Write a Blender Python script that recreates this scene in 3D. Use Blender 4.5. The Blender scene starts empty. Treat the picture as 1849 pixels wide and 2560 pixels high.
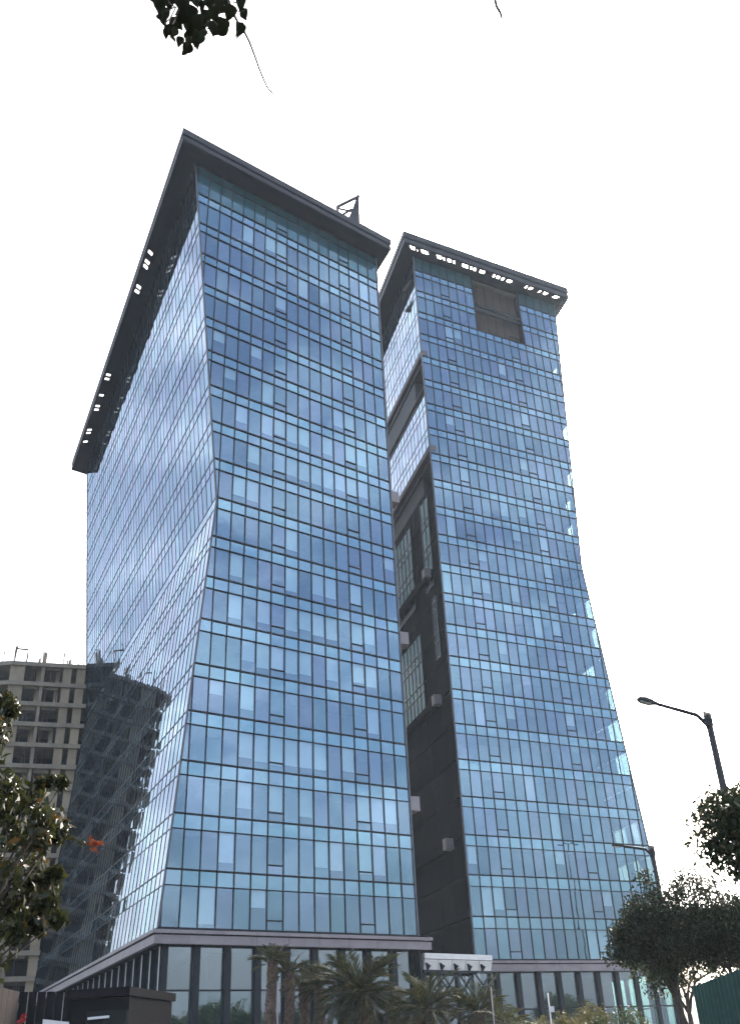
import bpy, math, random
import numpy as np
from mathutils import Vector, Matrix, Euler

random.seed(7)
rng = np.random.default_rng(7)
R_ = math.radians
SC = bpy.context.scene
COL = SC.collection

# ------------------------------------------------------------------ camera
CAMZ = 1.6
F_PX, IMW, IMH = 2408.6, 1849.0, 2560.0
RIGHT = Vector((0.998787584, 0.0244235332, -0.0427417004))
DOWN = Vector((-0.0492276541, 0.495532891, -0.867193053))
FWD = Vector((0.0, 0.868245728, 0.496134412))
cam_d = bpy.data.cameras.new('camera')
cam = bpy.data.objects.new('camera', cam_d)
COL.objects.link(cam)
cam_d.sensor_fit = 'VERTICAL'
cam_d.sensor_height = 24.0
cam_d.lens = 24.0 * F_PX / IMH
cam_d.clip_start = 0.05
cam_d.clip_end = 6000
m3 = Matrix((RIGHT, -DOWN, -FWD)).transposed()
cam.matrix_world = Matrix.Translation((0, 0, CAMZ)) @ m3.to_4x4()
SC.camera = cam

# ------------------------------------------------------------------ sky, sun, exposure
SUN_AZ, SUN_EL = 20.0, 38.0
world = bpy.data.worlds.new('World')
SC.world = world
world.use_nodes = True
nt = world.node_tree
bg = nt.nodes['Background']
sky = nt.nodes.new('ShaderNodeTexSky')
sky.sky_type = 'NISHITA'
sky.sun_disc = False
sky.sun_elevation = R_(SUN_EL)
sky.sun_rotation = R_(SUN_AZ)
sky.altitude = 200
sky.air_density = 1.0
sky.dust_density = 8.0
sky.ozone_density = 1.0
tcw = nt.nodes.new('ShaderNodeTexCoord')
mpw = nt.nodes.new('ShaderNodeMapping')
mpw.inputs['Scale'].default_value = (1.0, 1.0, 2.2)
nzw = nt.nodes.new('ShaderNodeTexNoise')
nzw.inputs['Scale'].default_value = 4.5
nzw.inputs['Detail'].default_value = 7
nzw.inputs['Roughness'].default_value = 0.58
rmw = nt.nodes.new('ShaderNodeMapRange')
rmw.inputs['From Min'].default_value = 0.40
rmw.inputs['From Max'].default_value = 0.68
rmw.inputs['To Min'].default_value = 0.0
rmw.inputs['To Max'].default_value = 0.95
rmw.interpolation_type = 'SMOOTHSTEP'
hsw = nt.nodes.new('ShaderNodeHueSaturation')
hsw.inputs['Saturation'].default_value = 0.35
hsw.inputs['Value'].default_value = 1.75
mxw = nt.nodes.new('ShaderNodeMix')
mxw.data_type = 'RGBA'
nt.links.new(tcw.outputs['Generated'], mpw.inputs['Vector'])
nt.links.new(mpw.outputs[0], nzw.inputs['Vector'])
nt.links.new(nzw.outputs[0], rmw.inputs['Value'])
nt.links.new(sky.outputs[0], hsw.inputs['Color'])
nt.links.new(rmw.outputs[0], mxw.inputs[0])
nt.links.new(sky.outputs[0], mxw.inputs[6])
nt.links.new(hsw.outputs[0], mxw.inputs[7])
nt.links.new(mxw.outputs[2], bg.inputs[0])
bg.inputs[1].default_value = 0.12
sun_d = bpy.data.lights.new('sun', 'SUN')
sun_d.energy = 2.0
sun_d.angle = R_(0.5)
sun_d.color = (1.0, 0.94, 0.84)
sun = bpy.data.objects.new('sun', sun_d)
COL.objects.link(sun)
sdir = Vector((math.sin(R_(SUN_AZ)) * math.cos(R_(SUN_EL)), math.cos(R_(SUN_AZ)) * math.cos(R_(SUN_EL)), math.sin(R_(SUN_EL))))
sun.rotation_euler = sdir.to_track_quat('Z', 'Y').to_euler()
SC.view_settings.view_transform = 'Standard'
SC.view_settings.look = 'None'
SC.view_settings.gamma = 1.0
SC.view_settings.use_curve_mapping = False
SC.view_settings.exposure = 2.0
SC.render.engine = 'CYCLES'
SC.cycles.max_bounces = 10
SC.cycles.transparent_max_bounces = 12
SC.cycles.caustics_reflective = False
SC.cycles.caustics_refractive = False


# ------------------------------------------------------------------ helpers
def ray(px, py):
    """Direction of a point of the photograph (full-size pixels)."""
    return (RIGHT * (px - IMW / 2) + DOWN * (py - IMH / 2) + FWD * F_PX).normalized()


def at(px, py, dist):
    """World point at a ground distance from where the photographer stands."""
    d = ray(px, py)
    k = dist / math.hypot(d.x, d.y)
    return Vector((0, 0, CAMZ)) + d * k


def at_z(px, py, z):
    d = ray(px, py)
    return Vector((0, 0, CAMZ)) + d * ((z - CAMZ) / d.z)


def azv(deg):
    return Vector((math.sin(R_(deg)), math.cos(R_(deg)), 0))


def tag(o, label=None, cat=None, group=None, kind=None):
    for k, v in (('label', label), ('category', cat), ('group', group), ('kind', kind)):
        if v:
            o[k] = v
    return o


def empty(name, loc, label=None, cat=None, group=None):
    o = bpy.data.objects.new(name, None)
    o.empty_display_size = 0.3
    o.location = loc
    COL.objects.link(o)
    return tag(o, label, cat, group)


def abs_loc(o):
    v = Vector(o.location)
    while o.parent:
        o = o.parent
        v += o.location
    return v


def link_mesh(name, me, parent=None, loc=None):
    o = bpy.data.objects.new(name, me)
    COL.objects.link(o)
    if parent:
        o.parent = parent
        if loc is not None:
            o.location = Vector(loc) - abs_loc(parent)
    elif loc is not None:
        o.location = loc
    return o


class MB:
    """Collects shapes in world coordinates; build() links them as one mesh object."""

    def __init__(self):
        self.v, self.f = [], []

    def add(self, vs, fs):
        n = len(self.v)
        self.v.extend([tuple(p) for p in vs])
        self.f.extend([tuple(i + n for i in f) for f in fs])
        return self

    def hexa(self, a, b):
        """a, b: two loops of four points (bottom, top)."""
        return self.add(list(a) + list(b), [(3, 2, 1, 0), (4, 5, 6, 7), (0, 1, 5, 4), (1, 2, 6, 5), (2, 3, 7, 6), (3, 0, 4, 7)])

    def box(self, c, x, y, z, sx, sy, sz):
        c = Vector(c); x = Vector(x) * sx / 2; y = Vector(y) * sy / 2; z = Vector(z) * sz / 2
        return self.hexa([c - x - y - z, c + x - y - z, c + x + y - z, c - x + y - z],
                         [c - x - y + z, c + x - y + z, c + x + y + z, c - x + y + z])

    def abox(self, lo, hi):
        return self.box([(a + b) / 2 for a, b in zip(lo, hi)], (1, 0, 0), (0, 1, 0), (0, 0, 1), *[b - a for a, b in zip(lo, hi)])

    def bar(self, p, q, w, h, side):
        """Bar from p to q, width w along side, depth h across."""
        p = Vector(p); q = Vector(q)
        d = (q - p).normalized()
        s = Vector(side); s = (s - d * s.dot(d)).normalized()
        t = d.cross(s)
        s *= w / 2; t *= h / 2
        return self.hexa([p - s - t, p + s - t, p + s + t, p - s + t], [q - s - t, q + s - t, q + s + t, q - s + t])

    def tube(self, pts, rad, n=8, cap=True):
        pts = [Vector(p) for p in pts]
        rings = []
        prev = None
        for i, p in enumerate(pts):
            a = pts[max(i - 1, 0)]; b = pts[min(i + 1, len(pts) - 1)]
            d = (b - a).normalized()
            if prev is None:
                ref = Vector((0, 0, 1)) if abs(d.z) < 0.9 else Vector((1, 0, 0))
                s = d.cross(ref).normalized()
            else:
                s = (prev - d * prev.dot(d)).normalized()
            prev = s
            t = d.cross(s)
            r = rad[i] if hasattr(rad, '__len__') else rad
            rings.append([p + (s * math.cos(2 * math.pi * k / n) + t * math.sin(2 * math.pi * k / n)) * r for k in range(n)])
        vs = [q for rr in rings for q in rr]
        fs = []
        for i in range(len(pts) - 1):
            for k in range(n):
                fs.append((i * n + k, i * n + (k + 1) % n, (i + 1) * n + (k + 1) % n, (i + 1) * n + k))
        if cap:
            fs.append(tuple(range(n - 1, -1, -1)))
            fs.append(tuple((len(pts) - 1) * n + k for k in range(n)))
        return self.add(vs, fs)

    def build(self, name, mat, parent=None, loc=None, smooth=False, kind=None):
        me = bpy.data.meshes.new(name)
        org = abs_loc(parent) if parent else (Vector(loc) if loc is not None else Vector((0, 0, 0)))
        me.from_pydata([(x - org.x, y - org.y, z - org.z) for x, y, z in self.v], [], self.f)
        me.materials.append(mat)
        if smooth:
            me.polygons.foreach_set('use_smooth', [True] * len(me.polygons))
        me.update()
        o = link_mesh(name, me, parent)
        if not parent and loc is not None:
            o.location = loc
        if kind:
            o['kind'] = kind
        return o


def np_mesh(name, V, F, mat, parent=None, kind=None, smooth=False):
    """Quads from numpy arrays, world coordinates."""
    me = bpy.data.meshes.new(name)
    org = np.array(abs_loc(parent)) if parent else np.zeros(3)
    V = (V - org).astype(np.float32)
    k = F.shape[1]
    me.vertices.add(len(V)); me.vertices.foreach_set('co', V.ravel())
    me.loops.add(F.size); me.loops.foreach_set('vertex_index', F.astype(np.int32).ravel())
    me.polygons.add(len(F))
    me.polygons.foreach_set('loop_start', np.arange(0, F.size, k, dtype=np.int32))
    me.polygons.foreach_set('loop_total', np.full(len(F), k, dtype=np.int32))
    if smooth:
        me.polygons.foreach_set('use_smooth', np.ones(len(F), dtype=bool))
    me.materials.append(mat)
    me.update(calc_edges=True)
    o = link_mesh(name, me, parent)
    if kind:
        o['kind'] = kind
    return o


# ------------------------------------------------------------------ materials
class NT:
    def __init__(self, name):
        self.m = bpy.data.materials.new(name)
        self.m.use_nodes = True
        self.t = self.m.node_tree
        self.t.nodes.clear()
        self.out = self.n('ShaderNodeOutputMaterial')

    def n(self, typ, **kw):
        nd = self.t.nodes.new(typ)
        for k, v in kw.items():
            setattr(nd, k, v)
        return nd

    def l(self, a, b):
        self.t.links.new(a, b)

    def math(self, op, a, b=None, clamp=False):
        nd = self.n('ShaderNodeMath', operation=op, use_clamp=clamp)
        for i, v in enumerate((a, b)):
            if v is None:
                continue
            if isinstance(v, (int, float)):
                nd.inputs[i].default_value = v
            else:
                self.l(v, nd.inputs[i])
        return nd.outputs[0]

    def ramp(self, fac, stops):
        nd = self.n('ShaderNodeValToRGB')
        e = nd.color_ramp.elements
        while len(e) > len(stops):
            e.remove(e[-1])
        while len(e) < len(stops):
            e.new(0.5)
        for el, (p, c) in zip(e, stops):
            el.position = p
            el.color = (*c, 1)
        self.l(fac, nd.inputs[0])
        return nd.outputs[0]

    def noise(self, scale, detail=4, rough=0.55, coord='Object', out=0):
        tc = self.n('ShaderNodeTexCoord')
        nz = self.n('ShaderNodeTexNoise')
        nz.inputs['Scale'].default_value = scale
        nz.inputs['Detail'].default_value = detail
        nz.inputs['Roughness'].default_value = rough
        self.l(tc.outputs[coord], nz.inputs['Vector'])
        return nz.outputs[out]

    def rand(self):
        """One random number per piece: per object and per loose island."""
        oi = self.n('ShaderNodeObjectInfo')
        ge = self.n('ShaderNodeNewGeometry')
        s = self.math('ADD', oi.outputs['Random'], ge.outputs['Random Per Island'])
        return self.math('FRACT', s)


def pbr(name, c1, c2=None, rough=0.6, scale=2.0, metal=0.0, bump=0.0, bscale=20.0, spec=0.5, vary=0.0):
    k = NT(name)
    p = k.n('ShaderNodeBsdfPrincipled')
    p.inputs['Roughness'].default_value = rough
    p.inputs['Metallic'].default_value = metal
    p.inputs['Specular IOR Level'].default_value = spec
    c2 = c2 or tuple(x * 0.75 for x in c1)
    col = k.ramp(k.noise(scale, 6, 0.65), [(0.3, c2), (0.7, c1)])
    if vary:
        hsv = k.n('ShaderNodeHueSaturation')
        k.l(col, hsv.inputs['Color'])
        k.l(k.math('ADD', k.math('MULTIPLY', k.rand(), vary), 1 - vary / 2), hsv.inputs['Value'])
        col = hsv.outputs[0]
    k.l(col, p.inputs['Base Color'])
    if bump:
        b = k.n('ShaderNodeBump')
        b.inputs['Strength'].default_value = bump
        b.inputs['Distance'].default_value = 0.02
        k.l(k.noise(bscale, 5), b.inputs['Height'])
        k.l(b.outputs[0], p.inputs['Normal'])
    k.l(p.outputs[0], k.out.inputs[0])
    return k.m


def glass(name, tints, ior, trans, base=None, wob=0.006, wscale=0.6, gain=(1.0, 1.22)):
    """Coated glass: a tinted mirror over tinted see-through (or over an opaque back)."""
    k = NT(name)
    r = k.rand()
    fr = k.n('ShaderNodeFresnel')
    fr.inputs['IOR'].default_value = ior
    ge = k.n('ShaderNodeNewGeometry')
    k.l(k.math('ADD', k.math('MULTIPLY', ge.outputs['Backfacing'], 1 / ior - ior), ior), fr.inputs['IOR'])
    gl = k.n('ShaderNodeBsdfGlossy')
    gl.inputs['Roughness'].default_value = 0.015
    bump = k.n('ShaderNodeBump')
    bump.inputs['Strength'].default_value = 1.0
    bump.inputs['Distance'].default_value = wob
    nz = k.n('ShaderNodeTexNoise')
    nz.inputs['Scale'].default_value = wscale
    nz.inputs['Detail'].default_value = 1.5
    k.l(ge.outputs['Position'], nz.inputs['Vector'])
    k.l(nz.outputs[0], bump.inputs['Height'])
    k.l(bump.outputs[0], gl.inputs['Normal'])
    n = len(tints)
    col = k.ramp(r, [(i / n, t) for i, t in enumerate(tints)])
    k.t.nodes[col.node.name].color_ramp.interpolation = 'LINEAR'
    k.l(col, gl.inputs['Color'])
    r2 = k.math('FRACT', k.math('MULTIPLY', r, 7.13))
    g = k.math('ADD', k.math('MULTIPLY', r2, gain[1] - gain[0]), gain[0])
    fac = k.math('MULTIPLY', fr.outputs[0], g, clamp=True)
    if base is None:
        bk = k.n('ShaderNodeBsdfTransparent')
        bk.inputs[0].default_value = (*trans, 1)
    else:
        bk = k.n('ShaderNodeBsdfDiffuse')
        bk.inputs[0].default_value = (*base, 1)
    mx = k.n('ShaderNodeMixShader')
    k.l(fac, mx.inputs[0]); k.l(bk.outputs[0], mx.inputs[1]); k.l(gl.outputs[0], mx.inputs[2])
    k.l(mx.outputs[0], k.out.inputs[0])
    return k.m


def leafmat(name, c1, c2, trans=0.35, rough=0.45, extra=None, spec=0.3):
    k = NT(name)
    r = k.rand()
    stops = [(0.0, c1), (0.75, c2)]
    if extra:
        stops += [(0.9, c2), (0.97, extra)]
    col = k.ramp(r, stops)
    p = k.n('ShaderNodeBsdfPrincipled')
    p.inputs['Roughness'].default_value = rough
    p.inputs['Specular IOR Level'].default_value = spec
    k.l(col, p.inputs['Base Color'])
    tr = k.n('ShaderNodeBsdfTranslucent')
    hs = k.n('ShaderNodeHueSaturation')
    hs.inputs['Hue'].default_value = 0.48
    hs.inputs['Value'].default_value = 1.3
    k.l(col, hs.inputs['Color'])
    k.l(hs.outputs[0], tr.inputs[0])
    mx = k.n('ShaderNodeMixShader')
    mx.inputs[0].default_value = trans
    k.l(p.outputs[0], mx.inputs[1]); k.l(tr.outputs[0], mx.inputs[2])
    k.l(mx.outputs[0], k.out.inputs[0])
    return k.m


TINT = [(0.35, 0.53, 0.715), (0.38, 0.525, 0.74), (0.335, 0.545, 0.70), (0.385, 0.525, 0.715), (0.345, 0.56, 0.73), (0.32, 0.49, 0.655)]
TINT_S = [(0.365, 0.58, 0.755), (0.35, 0.57, 0.72), (0.385, 0.575, 0.77), (0.355, 0.605, 0.765)]
TINT_L = [(0.56, 0.68, 0.83), (0.60, 0.68, 0.84), (0.54, 0.70, 0.82)]  # brighter than the front tints: stronger sky reflection put into the colour
M = {}
M['vision'] = glass('vision glass', TINT, 4.2, (0.74, 0.90, 0.94))
M['spandrel'] = glass('spandrel glass', TINT_S, 4.8, None, base=(0.03, 0.05, 0.06))
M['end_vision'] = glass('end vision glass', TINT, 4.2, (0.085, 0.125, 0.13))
M['side_vision'] = glass('side vision glass', TINT_L, 5.0, (0.5, 0.7, 0.75), wob=0.005)
M['side_spandrel'] = glass('side spandrel glass', TINT_L, 5.2, None, base=(0.03, 0.05, 0.06), wob=0.005)
M['crown_glass'] = glass('crown glass', TINT_S, 2.0, None, base=(0.045, 0.105, 0.135))
M['podium_glass'] = glass('podium glass', [(0.62, 0.80, 0.92), (0.70, 0.82, 0.95)], 3.0, (0.42, 0.60, 0.62), wob=0.01)
M['dark_glass'] = glass('dark glass', [(0.17, 0.22, 0.24), (0.15, 0.21, 0.21)], 2.0, None, base=(0.02, 0.025, 0.025))
M['alu'] = pbr('dark aluminium', (0.009, 0.013, 0.021), rough=0.5, spec=0.25)
M['trim'] = pbr('corner trim', (0.09, 0.10, 0.13), rough=0.4)
M['cornice'] = pbr('cornice metal panel', (0.012, 0.015, 0.024), (0.009, 0.011, 0.018), rough=0.6, scale=0.6, spec=0.1)
M['cornice2'] = pbr('cornice edge metal', (0.030, 0.033, 0.047), rough=0.5, scale=0.6, spec=0.2)
M['slab'] = pbr('slab concrete', (0.15, 0.15, 0.145), rough=0.8)
M['core'] = pbr('office partition', (0.11, 0.12, 0.12), rough=0.8, scale=0.4)
M['blind'] = pbr('roller blind fabric', (0.82, 0.84, 0.83), (0.76, 0.78, 0.77), rough=0.9, vary=0.3)
M['fascia'] = pbr('fascia stone', (0.27, 0.245, 0.265), (0.20, 0.18, 0.195), rough=0.55, scale=0.8, vary=0.16)
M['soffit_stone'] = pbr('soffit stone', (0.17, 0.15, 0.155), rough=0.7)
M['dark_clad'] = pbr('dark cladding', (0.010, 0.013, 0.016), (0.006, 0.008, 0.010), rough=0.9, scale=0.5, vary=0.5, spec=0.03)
M['brown'] = pbr('rust brown louvre', (0.055, 0.038, 0.030), (0.033, 0.026, 0.023), rough=0.8, scale=0.5)
M['concrete'] = pbr('raw concrete', (0.40, 0.35, 0.275), (0.25, 0.22, 0.18), rough=0.9, scale=0.5, bump=0.4)
M['infill'] = pbr('plastered block infill', (0.46, 0.39, 0.28), (0.34, 0.285, 0.21), rough=0.9, scale=0.6, vary=0.3)
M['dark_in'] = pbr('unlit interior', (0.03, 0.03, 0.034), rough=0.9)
M['rebar'] = pbr('rebar', (0.16, 0.11, 0.09), rough=0.8)
M['white_metal'] = pbr('white painted metal', (0.72, 0.72, 0.72), (0.62, 0.62, 0.62), rough=0.4)
M['lamp_grey'] = pbr('galvanised lamp metal', (0.035, 0.037, 0.042), rough=0.6, spec=0.2)
M['lens'] = pbr('lamp lens', (0.5, 0.52, 0.55), rough=0.2)
M['ground'] = pbr('dry ground', (0.075, 0.072, 0.052), (0.045, 0.047, 0.032), rough=0.95, scale=0.3, bump=0.3)
M['asphalt'] = pbr('asphalt', (0.055, 0.055, 0.055), (0.04, 0.04, 0.04), rough=0.9, scale=3, bump=0.3, bscale=80)
M['paving'] = pbr('plaza paving', (0.16, 0.15, 0.14), (0.11, 0.105, 0.10), rough=0.8, scale=1)
M['kerb'] = pbr('kerb concrete', (0.38, 0.37, 0.35), rough=0.85)
M['paint'] = pbr('road paint', (0.75, 0.75, 0.72), rough=0.7)
M['bark'] = pbr('bark', (0.075, 0.058, 0.045), (0.035, 0.028, 0.022), rough=0.95, scale=6, bump=0.8, bscale=30)
M['palm_bark'] = pbr('palm trunk', (0.17, 0.115, 0.085), (0.075, 0.05, 0.04), rough=0.95, scale=5, bump=0.8, vary=0.5)
M['leaf_r'] = leafmat('tree leaves', (0.018, 0.030, 0.016), (0.034, 0.046, 0.024), 0.12, 0.6, (0.09, 0.075, 0.04), 0.12)
M['leaf_far'] = leafmat('far leaves', (0.035, 0.055, 0.025), (0.06, 0.085, 0.035), 0.3, 0.5)
M['leaf_b'] = leafmat('shrub leaves', (0.012, 0.020, 0.006), (0.034, 0.040, 0.010), 0.30, 0.34, (0.12, 0.07, 0.014), 0.4)  # golden share of the leaves paints in sunlit highlights
M['flower'] = leafmat('orange bracts', (0.17, 0.042, 0.012), (0.26, 0.085, 0.022), 0.25, 0.8, None, 0.1)
M['leaf_o'] = leafmat('overhead leaves', (0.012, 0.016, 0.008), (0.018, 0.022, 0.010), 0.0, 0.7, None, 0.1)
M['palm'] = leafmat('palm fronds', (0.024, 0.034, 0.014), (0.050, 0.056, 0.022), 0.25, 0.5, (0.14, 0.11, 0.035), 0.2)
M['palm_dry'] = leafmat('dry palm fronds', (0.13, 0.085, 0.03), (0.17, 0.115, 0.04), 0.25, 0.6)
M['croton'] = leafmat('croton leaves', (0.075, 0.08, 0.03), (0.13, 0.12, 0.04), 0.25, 0.6)
M['green_sheet'] = pbr('green hoarding sheet', (0.005, 0.048, 0.039), (0.004, 0.034, 0.029), rough=0.7, scale=0.8, vary=0.12, spec=0.2)
M['gate'] = pbr('gatehouse panel', (0.006, 0.0065, 0.009), (0.004, 0.004, 0.006), rough=0.7, scale=0.5, spec=0.08)
M['red'] = pbr('red cloth', (0.45, 0.02, 0.03), rough=0.8)
M['tubelight'] = pbr('white fascia strip', (0.8, 0.8, 0.8), (0.75, 0.75, 0.75), rough=0.4)

# ------------------------------------------------------------------ the setting
tag(MB().add([(-1500, -1500, 0), (1500, -1500, 0), (1500, 1500, 0), (-1500, 1500, 0)], [(0, 1, 2, 3)]).build('ground', M['ground']), kind='structure')
tag(MB().add([(-400, 14, 0.004), (400, 14, 0.004), (400, 25, 0.004), (-400, 25, 0.004)], [(0, 1, 2, 3)]).build('road', M['asphalt']), kind='structure')
b = MB()
for i in range(-40, 41):
    b.add([(i * 8, 19.4, 0.008), (i * 8 + 3, 19.4, 0.008), (i * 8 + 3, 19.55, 0.008), (i * 8, 19.55, 0.008)], [(0, 1, 2, 3)])
tag(b.build('road_marking', M['paint']), kind='structure')
tag(MB().abox((-400, 25, 0), (400, 25.25, 0.14)).build('kerb', M['kerb']), kind='structure')
tag(MB().abox((-60, 45, 0), (60, 150, 0.05)).build('plaza', M['paving']), kind='structure')


hz = bpy.data.materials.new('haze air')
hz.use_nodes = True
hz.node_tree.nodes.clear()
ho = hz.node_tree.nodes.new('ShaderNodeOutputMaterial')
hv = hz.node_tree.nodes.new('ShaderNodeVolumePrincipled')
hv.inputs['Color'].default_value = (0.74, 0.87, 1.0, 1)
hv.inputs['Density'].default_value = 0.00027
hv.inputs['Anisotropy'].default_value = 0.15
hz.node_tree.links.new(hv.outputs[0], ho.inputs['Volume'])
tag(MB().abox((-1520, -1520, -1), (1520, 1520, 112)).build('haze', hz), kind='stuff')

# ------------------------------------------------------------------ glass towers
def unit_pane(name, mat):
    """Pane 1 x 1: face at y=0 looking to -y, 1 cm-scaled returns behind it."""
    me = bpy.data.meshes.new(name)
    v = [(-.5, 0, -.5), (.5, 0, -.5), (.5, 0, .5), (-.5, 0, .5), (-.5, 1, -.5), (.5, 1, -.5), (.5, 1, .5), (-.5, 1, .5)]
    me.from_pydata(v, [], [(0, 1, 2, 3), (1, 5, 6, 2), (5, 4, 7, 6), (4, 0, 3, 7), (3, 2, 6, 7), (4, 5, 1, 0)][:1] + [(1, 5, 6, 2), (4, 0, 3, 7), (3, 2, 6, 7), (4, 5, 1, 0)])
    me.materials.append(mat)
    me.update()
    return me


class Facade:
    """Ruled facade: vertical edge at O, rows running along direction(i); z(i) is the height of floor line i."""

    def __init__(self, O, az, length, z, left):
        self.O, self.az, self.length, self.z, self.left = Vector((O[0], O[1], 0)), az, length, z, left

    def dir(self, i):
        d = azv(self.az(i))
        return -d if self.left else d

    def P(self, i, s, out=0.0):
        p = self.O + self.dir(i) * s
        p.z = self.z(i)
        return p + self.nrm(i) * out

    def nrm(self, i):
        d = azv(self.az(i))
        return Vector((d.y, -d.x, 0))          # to the viewer's side


def inset(pts, g):
    c = sum(pts, Vector()) / len(pts)
    out = []
    for p in pts:
        d = c - p
        L = d.length
        out.append(p + d * min(0.45, g * 1.4 / max(L, 1e-3)))
    return out


def front(tower, F, rows, mod, vents, skip, blinds, cap=300, crown=99):
    """Panes, mullions and transoms of a front; rows is the list of (lo, hi, vision?) bands from the ground up."""
    uv, us = unit_pane('vision pane', M['vision']), unit_pane('spandrel pane', M['spandrel'])
    uc = unit_pane('crown pane', M['crown_glass'])
    base = abs_loc(tower)
    count = {'window_pane': 0, 'spandrel_pane': 0, 'vent_pane': 0}
    rest = {'window_pane': MB(), 'spandrel_pane': MB(), 'vent_pane': MB()}
    bl = MB()

    def pane(name, lo, hi, s0, s1, s0h, s1h, vis, regular):
        pts = [F.P(lo, s0), F.P(lo, s1), F.P(hi, s1h), F.P(hi, s0h)]
        if F.left:
            pts = [pts[1], pts[0], pts[3], pts[2]]
        if (pts[1] - pts[0]).length < 0.14 and (pts[2] - pts[3]).length < 0.14:
            return
        nrm = F.nrm((lo + hi) / 2)
        if count[name] < cap or (lo >= crown and not vis):
            count[name] += 1
            if regular:
                c = sum(pts, Vector()) / 4
                x = (pts[1] - pts[0] + pts[2] - pts[3]).normalized()
                zz = Vector((0, 0, 1))
                y = zz.cross(x).normalized()
                o = bpy.data.objects.new(name, uc if lo >= crown else uv if vis else us)
                COL.objects.link(o)
                o.parent = tower
                rot = Matrix((x, y, zz)).transposed() @ Euler((random.gauss(0, .0035), 0, random.gauss(0, .0035))).to_matrix()
                o.matrix_local = Matrix.Translation(c - base) @ rot.to_4x4() @ Matrix.Diagonal(((pts[1] - pts[0]).length - .07, .03, (pts[3] - pts[0]).z - .07, 1))
            else:
                q = inset(pts, .035)
                MB().hexa_open(q, nrm).build(name, M['crown_glass'] if lo >= crown else M['vision'] if vis else M['spandrel'], tower)
        else:
            q = inset(pts, .035)
            rest[name].hexa_open(q, nrm)

    for (lo, hi, vis) in rows:
        Ll, Lh = F.length(lo), F.length(hi)
        k = 0
        while k * mod < max(Ll, Lh) - 0.1:
            s0, s1 = k * mod, (k + 1) * mod
            reg = s1 <= min(Ll, Lh) + 0.02
            if not skip(lo, k):
                a0, a1 = min(s0, Ll), min(s1, Ll)
                h0, h1 = min(s0, Lh), min(s1, Lh)
                if vis and k in vents:
                    mid = lo + (hi - lo) * 0.25
                    m0, m1 = a0 + (h0 - a0) * .25, a1 + (h1 - a1) * .25
                    pane('vent_pane', lo, mid, a0, a1, m0, m1, True, reg)
                    pane('window_pane', mid, hi, m0, m1, h0, h1, True, reg)
                else:
                    pane('window_pane' if vis else 'spandrel_pane', lo, hi, a0, a1, h0, h1, vis, reg)
                if vis and reg:
                    d = blinds(lo, k)
                    if d:
                        lo2 = hi - (hi - lo) * d
                        q = [F.P(lo2, s0 + .06, -.14), F.P(lo2, s1 - .06, -.14), F.P(hi, s1 - .06, -.14), F.P(hi, s0 + .06, -.14)]
                        if F.left:
                            q = [q[1], q[0], q[3], q[2]]
                        nrm = F.nrm(lo)
                        bl.hexa([p - nrm * .02 for p in q], q)
            k += 1
    for name, mb in rest.items():
        if mb.v:
            mb.build(name, M['spandrel'] if name.startswith('span') else M['vision'], tower, kind='stuff')
    if bl.v:
        bl.build('roller_blind', M['blind'], tower, kind='stuff')


def hexa_open(self, q, nrm):
    back = [p - nrm * .03 for p in q]
    return self.add(list(q) + back, [(0, 1, 2, 3), (1, 5, 6, 2), (4, 0, 3, 7), (3, 2, 6, 7), (4, 5, 1, 0)])


MB.hexa_open = hexa_open


def offset_poly(pts, d):
    """Plan polygon (counter-clockwise or not) moved outwards by d."""
    n = len(pts)
    cx = sum(p.x for p in pts) / n; cy = sum(p.y for p in pts) / n
    lines = []
    for i in range(n):
        a, b2 = pts[i], pts[(i + 1) % n]
        t = (b2 - a).normalized()
        nr = Vector((t.y, -t.x))
        if nr.dot((a + b2) / 2 - Vector((cx, cy))) < 0:
            nr = -nr
        lines.append((a + nr * d, t))
    out = []
    for i in range(n):
        (p, t), (q, u) = lines[i - 1], lines[i]
        den = t.x * u.y - t.y * u.x
        k = ((q.x - p.x) * u.y - (q.y - p.y) * u.x) / den
        out.append(p + t * k)
    return out


def V3(p, z):
    return Vector((p.x, p.y, z))


def ring_side(mb, inner, outer, i, z0, z1, t0=0.0, t1=1.0):
    n = len(inner)
    a, b2 = inner[i], inner[(i + 1) % n]
    c, d = outer[i], outer[(i + 1) % n]
    A, B = a.lerp(b2, t0), a.lerp(b2, t1)
    C, D = c.lerp(d, t0), c.lerp(d, t1)
    mb.hexa([V3(A, z0), V3(B, z0), V3(D, z0), V3(C, z0)], [V3(A, z1), V3(B, z1), V3(D, z1), V3(C, z1)])


MOD = 1.42
UA, UB = 86.6, 105.3

# ---- tower A (left, nearer)
RA = Vector((0.0258 * UA, 0.9997 * UA))
zA = lambda i: 10.55 + 4.0 * i
azA = lambda i: 54.5 - 0.165 * i
def lenA(i):
    return (20.0 + (8.9 - i) * 0.325) if i < 8.9 else (20.0 + (i - 8.9) * 0.450)
WA = azv(-25.7)
DEPTH_A = 65.0
FA = Facade(RA, azA, lenA, zA, True)
TOP_A = 19.0
bandsA = []
for i in range(1, 20):
    bandsA += [(i - 1, i - .28, True), (i - .28, i, False)]
towerA = empty('glass_tower', (RA.x - 8, RA.y - 2, 0),
               'larger left glass tower with dark overhanging roof edge and a roof davit', 'tower', 'pair of glass office towers')


def blindsA(lo, k):
    f = int(round(lo))
    rr = random.random()
    if f in (5, 10, 11, 6) and 2 <= k <= 12 and rr < .72:
        return random.choice((.68, .72, .62, .75, .7))
    if f in (1, 2, 3, 4, 7) and 1 <= k <= 12 and rr < .55:
        return random.choice((.7, .76, .8, .7))
    if rr < .1:
        return random.uniform(.4, .95)
    return 0


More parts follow.
